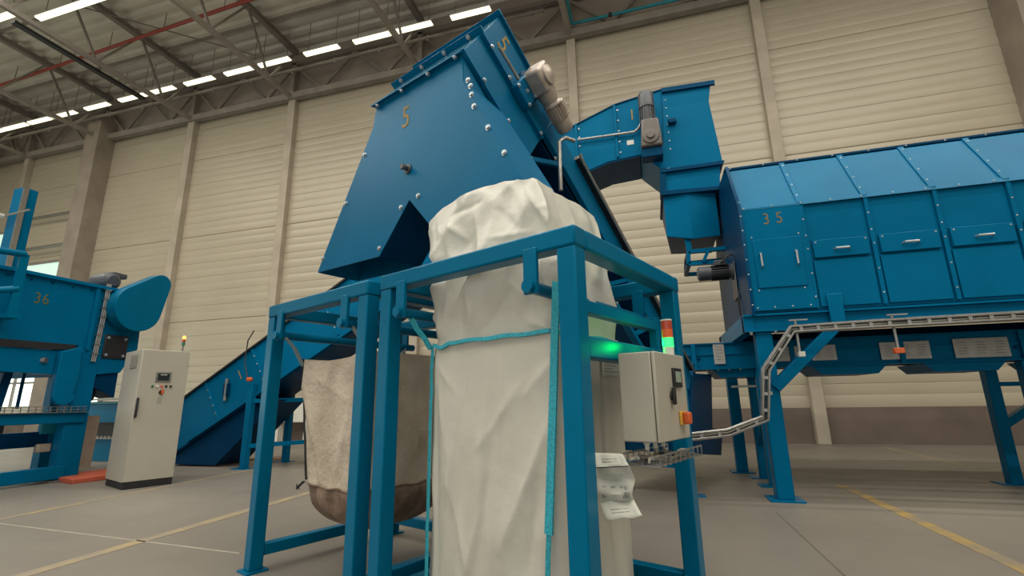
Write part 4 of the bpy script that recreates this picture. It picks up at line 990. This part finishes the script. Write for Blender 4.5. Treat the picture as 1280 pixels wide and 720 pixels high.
# inclined belt guard: two circles joined
c1 = mx(160, 387); c2 = mx(189, 357); r1, r2 = .44, .19
L = math.hypot(c2[0]-c1[0], c2[1]-c1[1]); an = math.atan2(c2[1]-c1[1], c2[0]-c1[0]); be = math.acos((r1-r2)/L)
gp = [(c1[0]+r1*math.cos(an+be+k*(2*math.pi-2*be)/20), c1[1]+r1*math.sin(an+be+k*(2*math.pi-2*be)/20)) for k in range(21)]
gp += [(c2[0]+r2*math.cos(an-be+k*(2*be)/12), c2[1]+r2*math.sin(an-be+k*(2*be)/12)) for k in range(13)]
part('belt_guard', MB().prism(gp, 'x', MX+.04, MX+.30), BLUE2, m6, 'large rounded belt guard', bev=.006)
p = mx(150, 350); q = V((MX-.25, p[0], p[1]))
dm_ = part('drive_motor', MB().lathe(q+V((-.4, 0, 0)), (1, 0, 0), [(0, .12), (.05, .16), (.45, .16), (.5, .1)], 20), DARK, m6, 'grey drive motor behind the guard')
part('terminal_box', MB().box(q.x-.3, q.x, q.y+.02, q.y+.30, q.z+.10, q.z+.20), DARK, dm_, bev=.02)
part('motor_cradle', MB().box(q.x-.45, q.x+.1, q.y-.2, q.y+.5, zt6, q.z-.15), NAVY, m6)
# inspection port
p = mx(143.5, 434); ip = part('inspection_port', MB().box(MX, MX+.03, p[0]-.21, p[0]+.21, p[1]-.22, p[1]+.22), BLACK, m6, 'black square inspection port', bev=.05)
bolts(m6, [(MX+.03, p[0]+i*.15, p[1]+j*.16) for i in (-1, 1) for j in (-1, 1)], (1, 0, 0), .02, .02)
# conduit down the corner
a0 = V((MX+.05, *mx(134, 358))); a1 = V((MX+.05, *mx(114, 452)))
for k in (-1, 0, 1): part('conduit', MB().tube([a0+V((0, .03*k, .04)), lerp(a0, a1, .5)+V((.02, .03*k, 0)), a1+V((0, .03*k, 0))], .012, 6), STEEL, m6)
for k in range(8): p = lerp(a0, a1, .06+.12*k); part('conduit_clip', MB().box(p.x-.02, p.x+.03, p.y-.05, p.y+.05, p.z-.012, p.z+.012), STEEL, m6)
# discharge hopper below the hull and round drum
hp_ = [mx(115, 466), mx(150, 466), mx(145, 497), mx(119, 484)]
part('discharge_hopper', MB().prism(hp_, 'x', MX-.5, MX-.05), NAVY, m6)
p = mx(112, 492); part('return_drum', MB().lathe((MX-.45, p[0], p[1]), (1, 0, 0), [(0, .2), (.3, .2), (.31, .05), (.38, .05)], 24), BLACK, m6, 'dark return drum')
# frame
def yb_(u0, v0, u1, v1): return mx(u0, v0), mx(u1, v1)
lx = .36; py = mx(104, 500)[0]
for x in (MX-.18, MX-2.0):
    l = part('leg', MB().box(x-.02, x+lx/2+.02, py-.22+(.8 if x < MX-1 else 0), py+.12+(.8 if x < MX-1 else 0), .03, 2.2), BLUE, m6, bev=.012); part('foot_plate', MB().box(x-.15, x+.32, py-.3+(.8 if x < MX-1 else 0), py+.25+(.8 if x < MX-1 else 0), 0, .03), STEEL, l)
z1m, z0m = mx(30, 517)[1], mx(30, 531)[1]
part('middle_beam', MB().box(MX-.12, MX+.06, 3.2, py+.05, z0m, z1m), BLUE, m6, bev=.01)
part('middle_beam', MB().box(MX-2.1, MX-1.9, 3.2, py+.05, z0m, z1m), NAVY, m6)
part('bottom_beam', MB().box(MX-.14, MX+.04, 3.2, py-.1, .05, .25), BLUE, m6, bev=.01)
part('bottom_beam', MB().box(MX-2.1, MX-1.9, 3.2, py-.1, .05, .25), NAVY, m6)
part('inner_beam', MB().box(MX-.9, MX-.7, 3.2, py, .55, .80), NAVY, m6)
part('inner_panel', MB().box(MX-1.5, MX-1.45, 3.2, py-.25, .3, 1.1), DARK, m6)
part('flap', MB().box(MX-.30, MX-.25, py-.38, py-.18, .78, 1.12), PIPE, m6, 'light blue flap')
part('inner_post', MB().bar((MX-.4, mx(22, 470)[0], 1.05), (MX-.4, mx(28, 462)[0]+.05, 2.1), .10, .12), NAVY, m6)
part('latch', MB().box(MX-.28, MX-.2, py-.42, py-.22, .48, .62), BEIGE, m6, 'small pale latch plate', bev=.02)
# mesh tray along the middle beam
mt = part('mesh_tray', MB().box(MX+.06, MX+.12, 3.4, py+.05, z1m, z1m+.012), STEEL, m6, 'wire mesh cable tray')
for k in range(28):
    y_ = 3.5+k*(py-3.5)/27; part('mesh_wire', MB().box(MX+.06, MX+.07, y_-.006, y_+.006, z1m, z1m+.10), STEEL, mt)
for z_ in (.05, .10): part('mesh_wire', MB().box(MX+.06, MX+.072, 3.4, py+.05, z1m+z_-.005, z1m+z_+.005), STEEL, mt)
# work items behind the opening
p = mx(30, 490); part('pale_panel', MB().box(MX-.7, MX-.65, p[0]-.18, p[0]+.12, 1.4, 1.68), WHITE, m6, 'pale square plate inside the opening')
part('roller', MB().cyl((MX-.15, mx(50, 450)[0], 1.98), (MX+.0, mx(58, 450)[0], 1.98), .05, n=12), STEEL, m6)
part('spindle', MB().cyl((MX-.5, mx(57, 462)[0], 1.2), (MX-.5, mx(57, 462)[0], 2.1), .025, n=8), NAVY, m6)
bolts(m6, [(MX+.01, 3.9+.3*k, zt6-.12) for k in range(9)], (1, 0, 0), .012, .012, NAVY)
# platform guard rail at the left edge
gr = part('guard_rail', MB().tube([V((MX+.35, *mx(-8, 312, MX+.35))), V((MX+.35, *mx(32, 318, MX+.35)))], .05, 10), BLUE2, m6, 'blue platform guard rail')
for (u0, v0, u1, v1) in ((31, 318, 21, 378),):
    part('rail_post', MB().bar(V((MX+.35, *mx(u0, v0, MX+.35))), V((MX+.35, mx(u0, v0, MX+.35)[0], 2.6)), .11, .05, (1, 0, 0)), BLUE2, gr)
part('rail_bar', MB().tube([V((MX+.35, *mx(-8, 363, MX+.35))), V((MX+.35, *mx(22, 361, MX+.35)))], .05, 10), BLUE2, gr)
part('rail_foot', MB().box(MX-.0, MX+.42, mx(32, 318, MX+.35)[0]-.08, mx(32, 318, MX+.35)[0]+.08, 2.55, 2.62), BLUE2, gr)

# low conveyor seen behind the cabinet
t = thing('belt_conveyor', 'low light blue conveyor with a toothed edge seen behind the beige post', 'conveyor', (-11.8, 8.4, 0))
part('side_panel', MB().box(-13.2, -9.9, 8.3, 8.36, .86, 1.28), BLUE2, t, bev=.01)
part('top_rail', MB().box(-13.2, -9.9, 8.26, 8.4, 1.28, 1.33), PIPE, t)
part('tray', MB().box(-13.2, -9.9, 8.2, 8.28, 1.36, 1.40), STEEL, t)
part('lower_panel', MB().box(-13.2, -9.9, 8.34, 8.40, .02, .52), BLUE2, t)
part('belt', MB().box(-13.2, -9.9, 8.4, 9.2, .55, .85), BLACK, t)
for k in range(22): part('belt_tooth', MB().prism([(-12.6+.12*k, .50), (-12.53+.12*k, .58), (-12.48+.12*k, .50)], 'y', 8.28, 8.32), STEEL, t)

# beige plate and orange floor block
p = onz(101, 592, 0); q = onz(110, 592, 0)
t = thing('beige_post', 'flat beige post standing between the blue machine leg and the tall grey cabinet', 'post', (p.x, p.y, 0))
tp = onx(104, 520, p.x)
part('plate', MB().slab([(p.x, p.y-.13, .09), (p.x, p.y+.15, .09), (p.x+.02, p.y+.15, tp.z), (p.x+.02, p.y-.13, tp.z)], (-.05, 0, 0)), BEIGE, t, bev=.004)
part('base', MB().box(p.x-.1, p.x+.08, p.y-.16, p.y+.18, .075, .10), BEIGE, t)
b0 = onz(88, 600, 0)
solo('floor_block', MB().prism([(b0.x-.35, b0.y-.12), (b0.x+.55, b0.y-.32), (b0.x+.75, b0.y+.9), (b0.x-.35, b0.y+.9)], 'z', 0, .075), ORFLOOR, 'low orange red block on the floor behind the tall grey cabinet', 'floor block', bev=.01)

# ================================================================== TALL GREY CABINET
CO = V((-7.69, 5.63, 0)); ca = V((math.cos(math.radians(-21)), math.sin(math.radians(-21)), 0)); cb = V((-ca.y, ca.x, 0))
def CF(a, b, z): return CO+ca*a+cb*b+V((0, 0, z))
cbn = thing('control_cabinet', 'tall light grey control cabinet on a black plinth at the left', 'cabinet', CF(-.4, .33, 0))
cw, cd, chh = .665, .84, 2.09
part('plinth', MB(CF).box(-cd+.02, -.01, .01, cw-.01, 0, .10), BLACK, cbn, bev=.006)
part('housing', MB(CF).box(-cd, -.025, 0, cw, .10, chh), GREYP, cbn, bev=.008)
dr = part('door', MB(CF).box(-.02, .0, .004, cw-.004, .105, chh-.005), GREYP, cbn, bev=.006)
part('vent_grille', MB(CF).box(-cd*.62, -cd*.22, -.006, 0, 1.80, 2.02), mat('grey_vent', (.24, .225, .19), .6), cbn, 'grey ventilation grille')
for k in range(9): part('grille_slat', MB(CF).box(-cd*.60, -cd*.24, -.012, -.006, 1.815+.023*k, 1.825+.023*k), GREYP, cbn)
def dp_(b0, b1, z0, z1, h, m, n_, par=dr, lab=None, bev=.003): return part(n_, MB(CF).box(0, h, b0, b1, z0, z1), m, par, lab, bev=bev)
hd = dp_(.012, .042, 1.04, 1.34, .045, BLACK, 'door_handle', dr, 'black lever handle', .01)
sc = dp_(.22, .43, 1.58, 1.74, .012, STEEL, 'display', dr, 'framed display panel')
part('screen', MB(CF).box(.012, .014, .245, .405, 1.605, 1.715), SCREEN, sc)
part('screen_line', MB(CF).box(.014, .0145, .28, .37, 1.69, 1.70), WHITE, sc)
for k, m_ in enumerate((GREENL, WHITE, ORANGE, BLACK, BLACK)):
    part('push_button', MB(CF).lathe((0, .195+.062*k, 1.515), (1, 0, 0), [(0, .019), (.008, .019), (.009, .014), (.022, .014)], 12), m_, dr)
s_ = part('rotary_switch', MB(CF).lathe((0, .325, 1.42), (1, 0, 0), [(0, .035), (.01, .035)], 16), BLACK, dr, 'rotary switch with orange knob')
part('switch_knob', MB(CF).box(.01, .045, .318, .345, 1.39, 1.47), ORANGE, s_, bev=.005)
dp_(.285, .35, 1.25, 1.34, .003, mat('grey_sticker', (.30, .29, .26), .6), 'sticker', dr, 'small grey sticker', 0)
for (b, z) in ((cw-.02, .3), (cw-.02, 1.9)): part('hinge', MB(CF).cyl((.005, b, z-.04), (.005, b, z+.04), .012, n=8), GREYP, cbn)
# signal lamp on the wall side of the cabinet
q = CF(-.25, .62, 0); sx, sy = q.x, q.y
sg = part('signal_lamp', MB().cyl((sx, sy, chh), (sx, sy, chh+.12), .012, n=8), STEEL, cbn, 'small signal lamp on a stalk')
part('green_lamp', MB().lathe((sx, sy, chh+.12), (0, 0, 1), [(0, .025), (.06, .025)], 12), GREENL, sg)
part('orange_lamp', MB().lathe((sx, sy, chh+.18), (0, 0, 1), [(0, .025), (.05, .025)], 12), REDL, sg)
part('amber_lamp', MB().lathe((sx, sy, chh+.23), (0, 0, 1), [(0, .026), (.05, .026), (.06, .01)], 12), AMBER, sg)

# ================================================================== SMALL THINGS ON THE FLOOR
def card(pix, label, h=.012, curl=0):
    pts = [onz(u, v, 0) for u, v in pix]; c = sum((V(p) for p in pts), V())/len(pts)
    o = part('cardboard_sheet', MB().slab([p+V((0, 0, .004)) for p in pts], (0, 0, h)), CARD); return tag(o, label, 'cardboard')
card(((214, 580), (240, 574), (300, 571), (322, 574), (272, 583), (240, 581)), 'flat brown cardboard sheet under the low end of the inclined conveyor')
card(((326, 577), (338, 572), (356, 571), (352, 576), (340, 578)), 'dark brown cardboard scraps on the floor behind the left frame post')
p = ony(367, 541, 13.9)
wb = MB(); wb.box(p.x-.8, p.x+.62, 13.9, 14.0, .62, 1.35); wb.box(p.x-.7, p.x-.6, 13.85, 14.1, 0, .62); wb.box(p.x+.42, p.x+.52, 13.85, 14.1, 0, .62); o = part('white_board', wb, WHITE); o.data.materials[0] = WHITE
tag(o, 'pale board leaning on trestles near the wall behind the hanging dirty bag', 'board')
# ---------------- light
w = bpy.data.worlds.new('daylight'); SC.world = w; w.use_nodes = True
w.node_tree.nodes['Background'].inputs[0].default_value = (.96, .98, .95, 1); w.node_tree.nodes['Background'].inputs[1].default_value = 1.05
def area(name, loc, sx, sy, power, col, rot=(0, 0, 0)):
    l = bpy.data.lights.new(name, 'AREA'); l.shape = 'RECTANGLE'; l.size = sx; l.size_y = sy; l.energy = power; l.color = col
    o = bpy.data.objects.new(name, l); COL.objects.link(o); o.location = loc; o.rotation_euler = rot; return o
for yy in (6.5, 2.5, -2.0, -7.0): area('lamp_row', (-6, yy, 14.3), 40, .3, 1620, (1, .95, .84))
SC.view_settings.view_transform = 'Standard'; SC.view_settings.look = 'None'; SC.view_settings.exposure = 0; SC.view_settings.gamma = 1; SC.view_settings.use_curve_mapping = False
